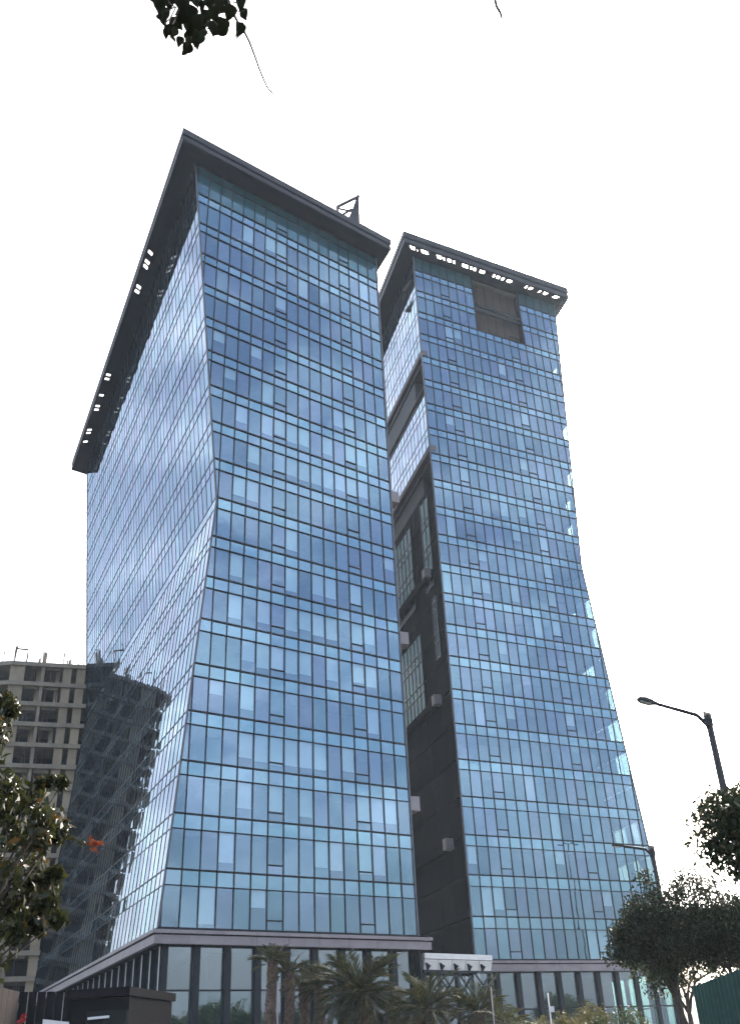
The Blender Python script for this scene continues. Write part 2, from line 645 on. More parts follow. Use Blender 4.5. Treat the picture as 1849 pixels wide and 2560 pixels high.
front(towerA, FA, [r for r in bandsA if r[0] >= 18] + [r for r in bandsA if r[0] < 18], MOD, (3, 9), lambda lo, k: False, blindsA, crown=18)

# mullions and transoms of the front
def front_bars(tower, F, n, top, mod, vents, base_i=0.0, kmax=None, opening=None):
    k = 0
    Lmax = max(F.length(base_i), F.length(top))
    while k * mod < Lmax - .2:
        s = k * mod
        spans = []
        if s < min(F.length(base_i), F.length(top), F.length(F.waist)):
            spans = [(base_i, top)]
        else:
            lo = [i / 20 for i in range(int(base_i * 20), int(top * 20) + 1) if F.length(i / 20) > s]
            low = [i for i in lo if i < F.waist]
            up = [i for i in lo if i >= F.waist]
            for g in (low, up):
                if len(g) > 3:
                    spans.append((g[0], g[-1]))
        for (a, b2) in spans:
            if opening and opening[0] < k < opening[1]:
                b2 = min(b2, opening[2])
            MB().bar(F.P(a, s, .02), F.P(b2, s, .02), .072, .11, F.dir(a)).build('mullion', M['alu'], tower)
        k += 1
    for i in range(0, n + 1):
        for (lv, w) in ((i, .125), (i + .72, .07)):
            if lv > top:
                continue
            segs = [(0, F.length(lv))]
            if opening and lv >= opening[2] + .01:
                segs = [(0, opening[0] * mod), (opening[1] * mod, F.length(lv))]
            for (s0, s1) in segs:
                MB().bar(F.P(lv, s0, .03), F.P(lv, s1, .03), w, .13, (0, 0, 1)).build('transom', M['alu'], tower)
    vb = MB()
    for i in range(0, n):
        for k in vents:
            lv = i + .18
            if lv < top and (k + 1) * mod < F.length(lv):
                vb.bar(F.P(lv, k * mod, .025), F.P(lv, (k + 1) * mod, .025), .1, .12, (0, 0, 1))
    vb.build('vent_transom', M['alu'], tower, kind='stuff')


FA.waist = 8.9
front_bars(towerA, FA, 19, TOP_A, MOD, (3, 9))


def CA(i, t=0.0, out=0.0):
    p = FA.P(i, lenA(i)) + WA * t
    return p + Vector((-WA.y, WA.x, 0)) * out


# side facade: panes and bars joined, they are only a few pixels wide
def side(tower, C, W, depth, rows, mod, lo_i, hi_i, waist, mv, ms, closed=None, t_start=0.0, outside=1):
    vis, spn = MB(), MB()
    nr = Vector((-W.y, W.x, 0)) * outside
    nt_ = int(depth / mod)
    for (lo, hi, v) in rows:
        if lo < lo_i - 1e-6 or hi > hi_i + 1e-6:
            continue
        for k in range(nt_):
            t0, t1 = t_start + k * mod, t_start + (k + 1) * mod
            q = [C(lo, t1), C(lo, t0), C(hi, t0), C(hi, t1)]
            if outside < 0:
                q = [q[1], q[0], q[3], q[2]]
            q = inset(q, .035)
            c = sum(q, Vector()) / 4
            a1, a2 = random.gauss(0, .0025), random.gauss(0, .0025)
            q = [p + nr * ((p - c).dot(W) * a1 + (p.z - c.z) * a2) for p in q]
            (vis if v and not (closed and random.random() < closed(lo, k)) else spn).hexa_open(q, nr)
    if vis.v:
        vis.build('window_pane', mv, tower, kind='stuff')
    if spn.v:
        spn.build('spandrel_pane', ms, tower, kind='stuff')
    bars, rails = MB(), MB()
    for k in range(nt_ + 1):
        t = t_start + k * mod
        cuts = [lo_i] + ([waist] if lo_i < waist < hi_i else []) + [hi_i]
        for a, b2 in zip(cuts[:-1], cuts[1:]):
            bars.bar(C(a, t) + nr * .01, C(b2, t) + nr * .01, .066, .04, W)
    for (lo, hi, v) in rows:
        if lo < lo_i - 1e-6 or hi > hi_i + 1e-6:
            continue
        w = .085 if v else .05
        rails.bar(C(lo, t_start) + nr * .015, C(lo, t_start + depth) + nr * .015, w, .05, (0, 0, 1))
    bars.build('mullion', M['alu'], tower, kind='stuff')
    rails.build('transom', M['alu'], tower, kind='stuff')


side(towerA, CA, WA, DEPTH_A, bandsA, MOD, 0, 19, 8.9, M['side_vision'], M['side_spandrel'])
# corner trim
tr = MB()
for a, b2 in ((0, 8.9), (8.9, 19)):
    tr.bar(CA(a), CA(b2), .16, .16, WA)
tr.build('corner_trim', M['trim'], towerA)
MB().bar(FA.P(0, 0), FA.P(19, 0), .14, .2, FA.dir(0)).build('corner_trim', M['trim'], towerA)

# floors, core, back and right walls
nA = Vector((-WA.y, WA.x, 0))
for i in range(0, 20):
    z = zA(i) - .45
    p = [CA(i, .3, -.25), FA.P(i, .25, -.25), FA.P(i, .25) + WA * DEPTH_A, CA(i, DEPTH_A - .3, -.25)]
    MB().hexa([V3(q, z - .25) for q in p], [V3(q, z) for q in p]).build('floor_slab', M['slab'], towerA)
cb = MB()
for (a, b2) in ((0, 8.9), (8.9, 19)):
    loops = []
    for i in (a, b2):
        d = -FA.dir(i)
        fr = lambda s, t: FA.P(i, s) + WA * t
        loops.append([fr(lenA(i) - 2.2, 4), fr(.4, 4), fr(.4, DEPTH_A - 2), fr(lenA(i) - 2.2, DEPTH_A - 2)])
    cb.hexa(*loops)
cb.build('core_wall', M['core'], towerA)
wl = MB()
r0, r1 = FA.P(0, -.02), FA.P(19, -.02)
r0.z = 0
wl.hexa([r0, r0 + WA * DEPTH_A, r0 + WA * DEPTH_A - azv(54) * .4, r0 - azv(54) * .4 + WA * .35],
        [r1, r1 + WA * DEPTH_A, r1 + WA * DEPTH_A - azv(54) * .4, r1 - azv(54) * .4 + WA * .35])
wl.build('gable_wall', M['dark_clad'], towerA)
bw = MB()
for a, b2 in ((0, 8.9), (8.9, 19)):
    q0 = [FA.P(a, .3) + WA * DEPTH_A, CA(a, DEPTH_A)]
    q1 = [FA.P(b2, .3) + WA * DEPTH_A, CA(b2, DEPTH_A)]
    bw.hexa([q0[0], q0[1], q0[1] - WA * .2, q0[0] - WA * .2], [q1[0], q1[1], q1[1] - WA * .2, q1[0] - WA * .2])
bw.build('back_wall', M['dark_clad'], towerA)
# ends of the refuge balconies on the gable, seen in the gap
for (px, py) in ((985, 1245), (1010, 1597), (1038, 2010)):
    p = at(px, py, UA + .5)
    q = V3(RA, p.z)
    e = Vector((.901, .434, 0))
    MB().hexa([q + e * .02 - Vector((0, 0, .62)), q + e * 1.0 - Vector((0, 0, .62)), q + e * 1.0 + WA * 14 - Vector((0, 0, .62)), q + e * .02 + WA * 14 - Vector((0, 0, .62))],
              [q + e * .02 + Vector((0, 0, .62)), q + e * 1.0 + Vector((0, 0, .62)), q + e * 1.0 + WA * 14 + Vector((0, 0, .62)), q + e * .02 + WA * 14 + Vector((0, 0, .62))]).build('balcony_parapet', M['fascia'], towerA)

# roof: flat deck, overhanging soffit, open slot, edge beams
def cornice(tower, wall, z0, z1, o, holes, slot_sides, brackets=None, notch=0):
    """wall: plan polygon; holes: dict side -> list of (t0, t1) gaps in the slot; other sides are closed."""
    P0 = wall
    inn, sl0, sl1, b1, b2 = [offset_poly(wall, x) for x in (.02, o - 1.0, o - .42, o - .16, o)]
    deck = MB()
    ip = offset_poly(wall, .018)
    deck.hexa([V3(p, z0 - .02) for p in ip], [V3(p, z0 + .25) for p in ip])
    deck.build('roof_deck', M['cornice'], tower)
    for i in range(4):
        mb = MB()
        ring_side(mb, inn, sl0, i, z0, z0 + .12)
        mb.build('soffit', M['cornice'], tower)
        mb = MB()
        gaps = holes.get(i, [])
        edges = [0.0] + [x for g in gaps for x in g] + [1.0]
        for a, b_ in zip(edges[::2], edges[1::2]):
            if b_ - a > 1e-4:
                ring_side(mb, sl0, sl1, i, z0 + .01, z0 + .11, a, b_)
        if mb.v:
            mb.build('slot_panel', M['cornice'], tower)
        h = z1 - z0
        mb = MB(); ring_side(mb, sl1, b1, i, z0 - .02, z1 - .06); mb.build('edge_beam', M['cornice'], tower)
        mb = MB(); ring_side(mb, b1, b2, i, z0 + h * .52, z1); mb.build('edge_cap', M['cornice2'], tower)
        mb = MB(); ring_side(mb, b1, offset_poly(wall, o - .05), i, z0 + .04, z0 + h * .34); mb.build('edge_rail', M['cornice2'], tower)


topA = [CA(19), FA.P(19, 0), FA.P(19, 0) + WA * DEPTH_A, CA(19, DEPTH_A)]
topA = [Vector((p.x, p.y)) for p in topA]
pull = FA.dir(19)
for i_ in (1, 2):
    topA[i_] = topA[i_] + Vector((pull.x, pull.y)) * .95
ZA0, ZA1 = 86.6, 88.35
poly = offset_poly(topA, 1.45)
sp = []
for (x, y) in ((432, 640), (420, 685), (412, 708), (378, 805), (372, 828), (237, 1230), (231, 1250), (203, 1328), (184, 1380), (180, 1398), (147, 1495), (143, 1510), (128, 1552)):
    p = at_z(x / 1.927 + 150, y / 1.927 + 300, ZA0)
    a, e = poly[3], poly[0]
    t = (Vector((p.x, p.y)) - a).dot(e - a) / (e - a).length_squared
    sp.append(t)
gaps = []
for t in sorted(sp):
    hw = .0042
    if gaps and t - hw < gaps[-1][1] + .003:
        continue
    gaps.append((t - hw, t + hw))
cornice(towerA, topA, ZA0, ZA1, 2.15, {3: gaps}, None)

# roof davit
dv = empty('roof_davit', V3(RA, 88), 'black steel window cleaning davit on the left tower roof edge', 'davit')
tip = at(897, 488, 90.0); tip_z = tip.z
bR = at(899, 552, 88.6); bL = at(868, 540, 89.6)
mid = at(880, 527, 90.0); far = at(843, 517, 92.5)
e = Vector((.8, .6, 0))
mst = MB()
mst.hexa([bL - e * 0 + Vector((0, -.2, -1)), bR + Vector((0, -.2, -1)), bR + Vector((0, .2, -1)), bL + Vector((0, .2, -1))],
         [mid + Vector((0, -.2, 0)), at(898, 520, 90) + Vector((0, -.2, 0)), at(898, 520, 90) + Vector((0, .2, 0)), mid + Vector((0, .2, 0))])
mst.hexa([mid + Vector((0, -.2, 0)), at(898, 520, 90) + Vector((0, -.2, 0)), at(898, 520, 90) + Vector((0, .2, 0)), mid + Vector((0, .2, 0))],
         [tip - e * .22 + Vector((0, -.12, 0)), tip + Vector((0, -.12, 0)), tip + Vector((0, .12, 0)), tip - e * .22 + Vector((0, .12, 0))])
mst.build('mast', M['alu'], dv)
MB().bar(tip - Vector((0, 0, .2)), far, .36, .3, (0, 0, 1)).build('jib', M['alu'], dv)
MB().bar(at(848, 522, 92), at(885, 530, 90), .25, .25, (0, 0, 1)).bar(at(858, 536, 91), at(880, 522, 90), .25, .25, (0, 0, 1)).bar(far, far - Vector((0, 0, 1.5)), .35, .35, (1, 0, 0)).build('brace', M['alu'], dv)


# ---- podium of a tower
def podium(tower, poly, sides, z_top, z_mid, z_bot, col_sp, col_w, trans_z):
    """poly: plan polygon of the fascia face; glazing stands 0.8 m behind."""
    ins = offset_poly(poly, -.35); back = offset_poly(poly, -1.0); upper = offset_poly(poly, .12); slabin = offset_poly(poly, -3)
    MB().hexa([V3(p, z_bot + .05) for p in back], [V3(p, z_top - .12) for p in back]).build('podium_roof', M['slab'], tower)
    for i in sides:
        n = len(poly)
        L = (poly[(i + 1) % n] - poly[i]).length
        m = max(1, int(round(L / (2 * MOD))))
        for j in range(m):
            g = .012 / L
            t0, t1 = j / m + g, (j + 1) / m - g
            mb = MB(); ring_side(mb, ins, upper, i, z_mid + .1, z_top, t0, t1); mb.build('fascia_panel', M['fascia'], tower)
            mb = MB(); ring_side(mb, ins, poly, i, z_bot, z_mid, t0, t1); mb.build('fascia_panel', M['fascia'], tower)
        mb = MB(); ring_side(mb, back, ins, i, z_bot + .1, z_top - .05); mb.build('fascia_backing', M['alu'], tower)
        a, c = back[i], back[(i + 1) % n]
        t = (c - a).normalized()
        nr = Vector((t.y, -t.x))
        if nr.dot(poly[i] - back[i]) < 0:
            nr = -nr
        cnt = max(1, int(round(L / col_sp)))
        for j in range(cnt + 1):
            q = a.lerp(c, j / cnt)
            MB().box(V3(q + nr * .12, z_bot / 2), V3(t, 0), V3(nr, 0), (0, 0, 1), col_w, .35, z_bot).build('podium_column', M['alu'], tower)
            if i == 3:
                MB().box(V3(q + nr * .31 + t * col_w * .3, z_bot / 2 + .2), V3(t, 0), V3(nr, 0), (0, 0, 1), .09, .06, z_bot - .6).build('column_glint', M['white_metal'], tower)  # white strip stands for light reflected along the column edge
            if j < cnt:
                q2 = a.lerp(c, (j + 1) / cnt)
                A, B = q + t * col_w / 2, q2 - t * col_w / 2
                for (za, zb) in ((.3, trans_z - .06), (trans_z + .06, z_bot - .02)):
                    pts = [V3(A, za), V3(B, za), V3(B, zb), V3(A, zb)]
                    w = random.gauss(0, .004)
                    pts = [p + V3(nr, 0) * (w * ((p.z - za))) for p in pts]
                    nn = V3(nr, 0)
                    x = (pts[1] - pts[0]).cross(pts[3] - pts[0])
                    if x.dot(nn) < 0:
                        pts = [pts[1], pts[0], pts[3], pts[2]]
                    MB().hexa_open(pts, nn).build('podium_pane', M['podium_glass'], tower)
        mb = MB()
        mb.bar(V3(a + nr * .03, trans_z), V3(c + nr * .03, trans_z), .12, .12, (0, 0, 1))
        mb.build('podium_transom', M['alu'], tower)
    inner = offset_poly(poly, -6)
    MB().hexa([V3(p, .1) for p in inner], [V3(p, z_bot) for p in inner]).build('lobby_wall', M['core'], tower)


uA0 = azv(azA(0))
baseA = [CA(0), FA.P(0, 0), FA.P(0, 0) + WA * DEPTH_A, CA(0, DEPTH_A)]
baseA = [Vector((p.x, p.y)) for p in baseA]
podA = offset_poly(baseA, .28)
podA[1] = podA[1] + Vector((uA0.x, uA0.y)) * .9
podA[2] = podA[2] + Vector((uA0.x, uA0.y)) * .9
podium(towerA, podA, (0, 3), 10.42, 10.08, 9.5, 2.84, .5, 6.6)

# ---- tower B (right, farther)
PB = azv(4.46) * UB
RB = Vector((PB.x, PB.y))
zB = lambda i: 10.04 + 4.0 * i
def lenB(i):
    return (0.2095 * UB + (11.9 - i) * 0.0031 * UB) if i < 11.9 else (0.2095 * UB + (i - 11.9) * 0.00285 * UB)
FB = Facade(RB, lambda i: 62.0, lenB, zB, False)
FB.waist = 11.9
WB = azv(-16.5)
DEPTH_B = 55.0
TOP_B = 23.63
bandsB = []
for i in range(1, 24):
    bandsB += [(i - 1, i - .28, True), (i - .28, i, False)]
bandsB.append((23, 23.63, True))
towerB = empty('glass_tower', (RB.x + 8, RB.y + 4, 0),
               'farther right glass tower with slotted roof edge and brown opening near its top', 'tower', 'pair of glass office towers')
OPEN = (7, 13, 21.0)
front(towerB, FB, [r for r in bandsB if r[0] >= 23] + [r for r in bandsB if r[0] < 23], MOD, (3, 11), lambda lo, k: (7 <= k < 13 and lo > 20.9), lambda lo, k: (random.uniform(.4, 1) if random.random() < .10 and k < 13 else 0), crown=23)
front_bars(towerB, FB, 23, TOP_B, MOD, (3, 11), opening=OPEN)


def CBr(i, t=0.0):
    return FB.P(i, lenB(i)) + WB * t


side(towerB, CBr, WB, DEPTH_B, bandsB, MOD, 0, 23.63, 11.9, M['end_vision'], M['spandrel'], closed=lambda lo, k: (.86 if lo > 12 else .72 if lo > 8 else .55), outside=-1)  # opaque panes added at random to break up light seen through
tr = MB()
for a, b2 in ((0, 11.9), (11.9, TOP_B)):
    tr.bar(CBr(a), CBr(b2), .14, .14, WB)
tr.build('corner_trim', M['trim'], towerB)
MB().bar(FB.P(0, 0), FB.P(TOP_B, 0), .16, .2, FB.dir(0)).build('corner_trim', M['trim'], towerB)
for i in range(0, 25):
    ii = min(i, TOP_B)
    z = zB(ii) - .45
    p = [FB.P(ii, .3, -.25), FB.P(ii, lenB(ii) - .3, -.25), CBr(ii, DEPTH_B - .3) - FB.dir(0) * .3, FB.P(ii, .3) + WB * DEPTH_B]
    if OPEN[2] < i < 24:
        c0, c1 = 7 * MOD, 13 * MOD
        def quad(s0, s1, t0, t1):
            q = [FB.P(ii, s0, -t0), FB.P(ii, s1, -t0), FB.P(ii, s1, -t1), FB.P(ii, s0, -t1)]
            return q
        mb = MB()
        for q in (quad(.3, c0, .25, 4), quad(c1, lenB(ii) - .3, .25, 4), quad(5, lenB(ii) - 4, 4, 12)):
            mb.hexa([V3(r, z - .25) for r in q], [V3(r, z) for r in q])
        mb.build('floor_slab', M['slab'], towerB)
        continue
    MB().hexa([V3(q, z - .25) for q in p], [V3(q, z) for q in p]).build('floor_slab', M['slab'], towerB)
cb = MB()
for (a, b2) in ((0, 11.9), (11.9, TOP_B)):
    loops = []
    for i in (a, b2):
        fr = lambda s, t: FB.P(i, s) + WB * t
        e_ = 1.7 + .15 * max(0, 13 - i)
        loops.append([fr(.5, 5), fr(lenB(i) - e_, 3.2), fr(lenB(i) - e_, DEPTH_B - 4), fr(.5, DEPTH_B - 4)])
    cb.hexa(*loops)
cb.build('core_wall', M['core'], towerB)
# brown opening near the top
ob = MB()
q = lambda i, s, t: FB.P(i, s, -t)
s0, s1 = 7 * MOD, 13 * MOD
ob.hexa([q(21, s0, 0.9), q(21, s1, 0.9), q(21, s1, 1.2), q(21, s0, 1.2)], [q(TOP_B, s0, 0.9), q(TOP_B, s1, 0.9), q(TOP_B, s1, 1.2), q(TOP_B, s0, 1.2)])
ob.build('opening_back_wall', M['brown'], towerB)
for s in (s0, s1):
    d = .15 if s == s0 else -.15
    MB().hexa([q(21, s, .05), q(21, s + d, .05), q(21, s + d, .89), q(21, s, .89)], [q(TOP_B, s, .05), q(TOP_B, s + d, .05), q(TOP_B, s + d, .89), q(TOP_B, s, .89)]).build('opening_cheek', M['dark_clad'], towerB)
MB().hexa([q(20.97, s0, .05), q(20.97, s1, .05), q(20.97, s1, .89), q(20.97, s0, .89)], [q(21.0, s0, .05), q(21.0, s1, .05), q(21.0, s1, .89), q(21.0, s0, .89)]).build('opening_floor', M['dark_clad'], towerB)
for lv in (22.05, 22.3):
    MB().bar(q(lv, s0, .3), q(lv, s1, .3), .35, .3, (0, 0, 1)).build('opening_beam', M['alu'], towerB)
for k in range(1, 6):
    MB().bar(q(21, s0 + k * MOD, .82), q(TOP_B, s0 + k * MOD, .82), .12, .12, FB.dir(0)).build('opening_post', M['brown'], towerB)

# left flank of tower B: glass blocks between open terraces, dark wall below
nB = Vector((-WB.y, WB.x, 0))      # outwards, towards tower A


def CBl(i, t=0.0, out=0.0):
    return FB.P(i, 0) + WB * t + nB * out


def rowsB(lo, hi):
    return [(max(a, lo), min(c, hi), v) for (a, c, v) in bandsB if c > lo + .1 and a < hi - .1]


for (lo, hi) in ((19.25, TOP_B), (15.3, 17.35)):
    side(towerB, CBl, WB, DEPTH_B, rowsB(lo, hi), MOD, lo, hi, 99, M['side_vision'], M['side_spandrel'])
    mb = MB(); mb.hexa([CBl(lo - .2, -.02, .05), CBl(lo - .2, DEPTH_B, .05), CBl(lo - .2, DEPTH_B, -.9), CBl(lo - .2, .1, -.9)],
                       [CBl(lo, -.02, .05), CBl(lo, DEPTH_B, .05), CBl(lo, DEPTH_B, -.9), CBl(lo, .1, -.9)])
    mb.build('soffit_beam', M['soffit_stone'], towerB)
# terrace recess back walls and flank wall panels
mb = MB()
mb.hexa([CBl(17.3, 1.5, -4), CBl(17.3, DEPTH_B, -4), CBl(17.3, DEPTH_B, -4.3), CBl(17.3, 1.5, -4.3)], [CBl(19.2, 1.5, -4), CBl(19.2, DEPTH_B, -4), CBl(19.2, DEPTH_B, -4.3), CBl(19.2, 1.5, -4.3)])
mb.build('terrace_wall', M['dark_clad'], towerB)
for j in range(0, 14):
    for k in range(0, 13):
        t0, t1 = k * 4.26, k * 4.26 + 4.2
        lo, hi = j, j + .97
        d = random.uniform(-.05, .0)
        MB().hexa([CBl(lo, t0, d), CBl(lo, t1, d), CBl(lo, t1, -.3), CBl(lo, t0 + .1, -.3)],
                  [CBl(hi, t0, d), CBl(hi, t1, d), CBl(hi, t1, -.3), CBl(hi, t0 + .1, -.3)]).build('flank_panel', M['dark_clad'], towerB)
fb = MB()
fb.hexa([CBl(0, .4, -.31), CBl(0, DEPTH_B, -.31), CBl(0, DEPTH_B, -.6), CBl(0, .5, -.6)], [CBl(14, .4, -.31), CBl(14, DEPTH_B, -.31), CBl(14, DEPTH_B, -.6), CBl(14, .5, -.6)])
fb.build('flank_backing', M['alu'], towerB)
mb = MB()
mb.hexa([CBl(14.0, 1.3, -3), CBl(14.0, DEPTH_B, -3), CBl(14.0, DEPTH_B, -3.3), CBl(14.0, 1.3, -3.3)], [CBl(15.1, 1.3, -3), CBl(15.1, DEPTH_B, -3), CBl(15.1, DEPTH_B, -3.3), CBl(15.1, 1.3, -3.3)])
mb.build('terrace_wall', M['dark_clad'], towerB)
# dim glazed strips in the dark wall
for (lo, hi, ta, tb) in ((10.6, 13.6, 10, 24), (6.9, 9.6, 9, 22), (10.6, 13.8, 2.5, 5.5), (8.2, 10.2, 2.2, 3.7)):
    gm, bars = MB(), MB()
    n = max(2, int((tb - ta) / 1.42))
    rows = [r for r in rowsB(lo, hi)]
    for (a, c, v) in rows:
        for k in range(n):
            t0 = ta + (tb - ta) * k / n; t1 = ta + (tb - ta) * (k + 1) / n
            p = inset([CBl(a, t1, .05), CBl(a, t0, .05), CBl(c, t0, .05), CBl(c, t1, .05)], .05)
            gm.hexa_open(p, nB)
        bars.bar(CBl(a, ta, .06), CBl(a, tb, .06), .16, .12, (0, 0, 1))
    for k in range(n + 1):
        bars.bar(CBl(lo, ta + (tb - ta) * k / n, .06), CBl(hi, ta + (tb - ta) * k / n, .06), .12, .1, WB)
    gm.build('flank_window', M['dark_glass'], towerB, kind='stuff')
    bars.build('flank_mullion', M['alu'], towerB, kind='stuff')
for (px, py, d0) in ((1077, 1428, 3.2), (1101, 1745, 3.2), (1130, 2107, 3.2)):
    z = at(px, py, UB + 2.5).z
    for (ta, tb, o_, h_, mt, nm) in ((d0, d0 + 1.0, .95, .58, M['fascia'], 'balcony_parapet'), (d0 + 1.02, d0 + 20, .5, .5, M['dark_clad'], 'balcony_ledge')):
        c = [CBl(0, ta, .03), CBl(0, ta, o_), CBl(0, tb, o_), CBl(0, tb, .03)]
        MB().hexa([V3(p, z - h_) for p in c], [V3(p, z + h_) for p in c]).build(nm, mt, towerB)
# back wall
bw = MB()
for a, b2 in ((0, 11.9), (11.9, TOP_B)):
    bw.hexa([CBl(a, DEPTH_B), CBr(a, DEPTH_B), CBr(a, DEPTH_B - .2), CBl(a, DEPTH_B - .2)], [CBl(b2, DEPTH_B), CBr(b2, DEPTH_B), CBr(b2, DEPTH_B - .2), CBl(b2, DEPTH_B - .2)])
bw.build('back_wall', M['side_vision'], towerB)

topB = [FB.P(TOP_B, 0), FB.P(TOP_B, lenB(TOP_B)), CBr(TOP_B, DEPTH_B), FB.P(TOP_B, 0) + WB * DEPTH_B]
topB = [Vector((p.x, p.y)) for p in topB]
for i_ in (1, 2):
    topB[i_] = topB[i_] - Vector((FB.dir(0).x, FB.dir(0).y)) * .45
ZB0, ZB1 = 104.6, 106.75
gB = []
x = .015
for (a, c) in ((.02, .06), (.085, .125), (.18, .225), (.245, .29), (.335, .37), (.385, .42), (.445, .475), (.53, .57), (.585, .60), (.62, .65), (.74, .75), (.765, .785), (.83, .84), (.855, .885), (.93, .96)):
    gB.append((a, c))
cornice(towerB, topB, ZB0, ZB1, 2.17, {0: gB, 1: [(.0, .02), (.025, .05), (.055, .09)]}, None)
# slanting steel brackets that show in the slot
o1, o2 = offset_poly(topB, 1.0), offset_poly(topB, 1.95)
bk = MB()
for t in (.045, .21, .272, .402, .552, .87):
    a = V3(o1[0].lerp(o1[1], t), ZB0 + .1); c = V3(o2[0].lerp(o2[1], t + .01), ZB1 - .3)
    bk.bar(a, c, .28, .2, FB.dir(0))
bk.build('roof_bracket', M['alu'], towerB, kind='stuff')

uB = azv(62)
baseB = [FB.P(0, 0), FB.P(0, lenB(0)), CBr(0, DEPTH_B), FB.P(0, 0) + WB * DEPTH_B]
baseB = [Vector((p.x, p.y)) for p in baseB]
podB = offset_poly(baseB, .3)
podB[0] = podB[0] - Vector((uB.x, uB.y)) * .6
podB[3] = podB[3] - Vector((uB.x, uB.y)) * .6
podium(towerB, podB, (0, 3, 1), 9.93, 9.6, 8.95, 2.6, .5, 5.6)

# ------------------------------------------------------------------ entrance canopy in the gap
ZC = 9.35
cl, cr = at_z(1060, 2382, ZC), at_z(1229, 2388, ZC)
cd = (cr - cl); cd.z = 0; CL = cd.length; cd.normalize()
cn = Vector((cd.y, -cd.x, 0))
can = empty('entrance_canopy', V3((cl + cr) / 2, 0), 'white fascia canopy over cross braced steel in the gap between the towers', 'canopy')
pt = lambda t, out, z: V3(cl + cd * (t * CL) + cn * out, z)
MB().hexa([pt(0, 0, ZC - .42), pt(1, 0, ZC - .42), pt(1, -6, ZC - .42), pt(0, -6, ZC - .42)], [pt(0, 0, ZC), pt(1, 0, ZC), pt(1, -6, ZC), pt(0, -6, ZC)]).build('roof_edge', M['white_metal'], can)
n = 5
for k in range(n):
    a, c = k / n + .004, (k + 1) / n - .004
    MB().hexa([pt(a, -.25, ZC - 1.25), pt(c, -.25, ZC - 1.25), pt(c, -.4, ZC - 1.25), pt(a, -.4, ZC - 1.25)], [pt(a, -.02, ZC - .47), pt(c, -.02, ZC - .47), pt(c, -.4, ZC - .47), pt(a, -.4, ZC - .47)]).build('fascia_board', M['white_metal'], can)
    MB().hexa([pt(a + .04, -.2, ZC - 1.3), pt(a + .06, -.2, ZC - 1.3), pt(a + .06, .05, ZC - 1.05), pt(a + .04, .05, ZC - 1.05)],
              [pt(a + .01, -.1, ZC - .7), pt(a + .03, -.1, ZC - .7), pt(a + .07, .1, ZC - .95), pt(a + .04, .1, ZC - .9)]).build('lamp_bracket', M['alu'], can)
MB().bar(pt(0, -.3, ZC - 1.35), pt(1, -.3, ZC - 1.35), .2, .2, (0, 0, 1)).build('beam', M['alu'], can)
for k in range(4):
    MB().bar(pt(k / 4, -.35, ZC - 1.4), pt((k + 1) / 4, -.35, ZC - 3.4), .1, .1, cd).build('brace', M['alu'], can)
    MB().bar(pt(k / 4, -.42, ZC - 3.4), pt((k + 1) / 4, -.42, ZC - 1.4), .1, .1, cd).build('brace', M['alu'], can)
for t in (0.01, .5, .99):
    MB().bar(pt(t, -.5, 0), pt(t, -.5, ZC - .5), .28, .28, cd).build('post', M['alu'], can)
for k in range(4):
    a, c = k / 4 + .006, (k + 1) / 4 - .006
    q_ = [pt(a, -1.6, .2), pt(c, -1.6, .2), pt(c, -1.6, ZC - .5), pt(a, -1.6, ZC - .5)]
    MB().hexa_open(q_, cn).build('glass_panel', M['podium_glass'], can)
MB().hexa([pt(0, -5, .1), pt(1, -5, .1), pt(1, -5.3, .1), pt(0, -5.3, .1)], [pt(0, -5, ZC - .45), pt(1, -5, ZC - .45), pt(1, -5.3, ZC - .45), pt(0, -5.3, ZC - .45)]).build('back_wall', M['core'], can)

# ------------------------------------------------------------------ unfinished concrete block, far left
DB = 150.0
pl, pr = at(0, 1655, DB), at(212, 1663, DB * 1.0)
bd = azv(72.0)                      # direction of its front
bn = Vector((bd.y, -bd.x, 0))
B0 = at(106, 1659, DB)
ztop = B0.z
blk = empty('unfinished_building', V3(B0, 0), 'unfinished raw concrete block with open floors and rebar on its roof', 'building')
bp = lambda u, out, z: V3(B0 + bd * u + bn * out, z)


def bu(px, py):
    d = ray(px, py)
    o = Vector((0, 0, CAMZ))
    k = (B0 - o).dot(bn) / d.dot(bn)
    return (o + d * k - B0).dot(bd)


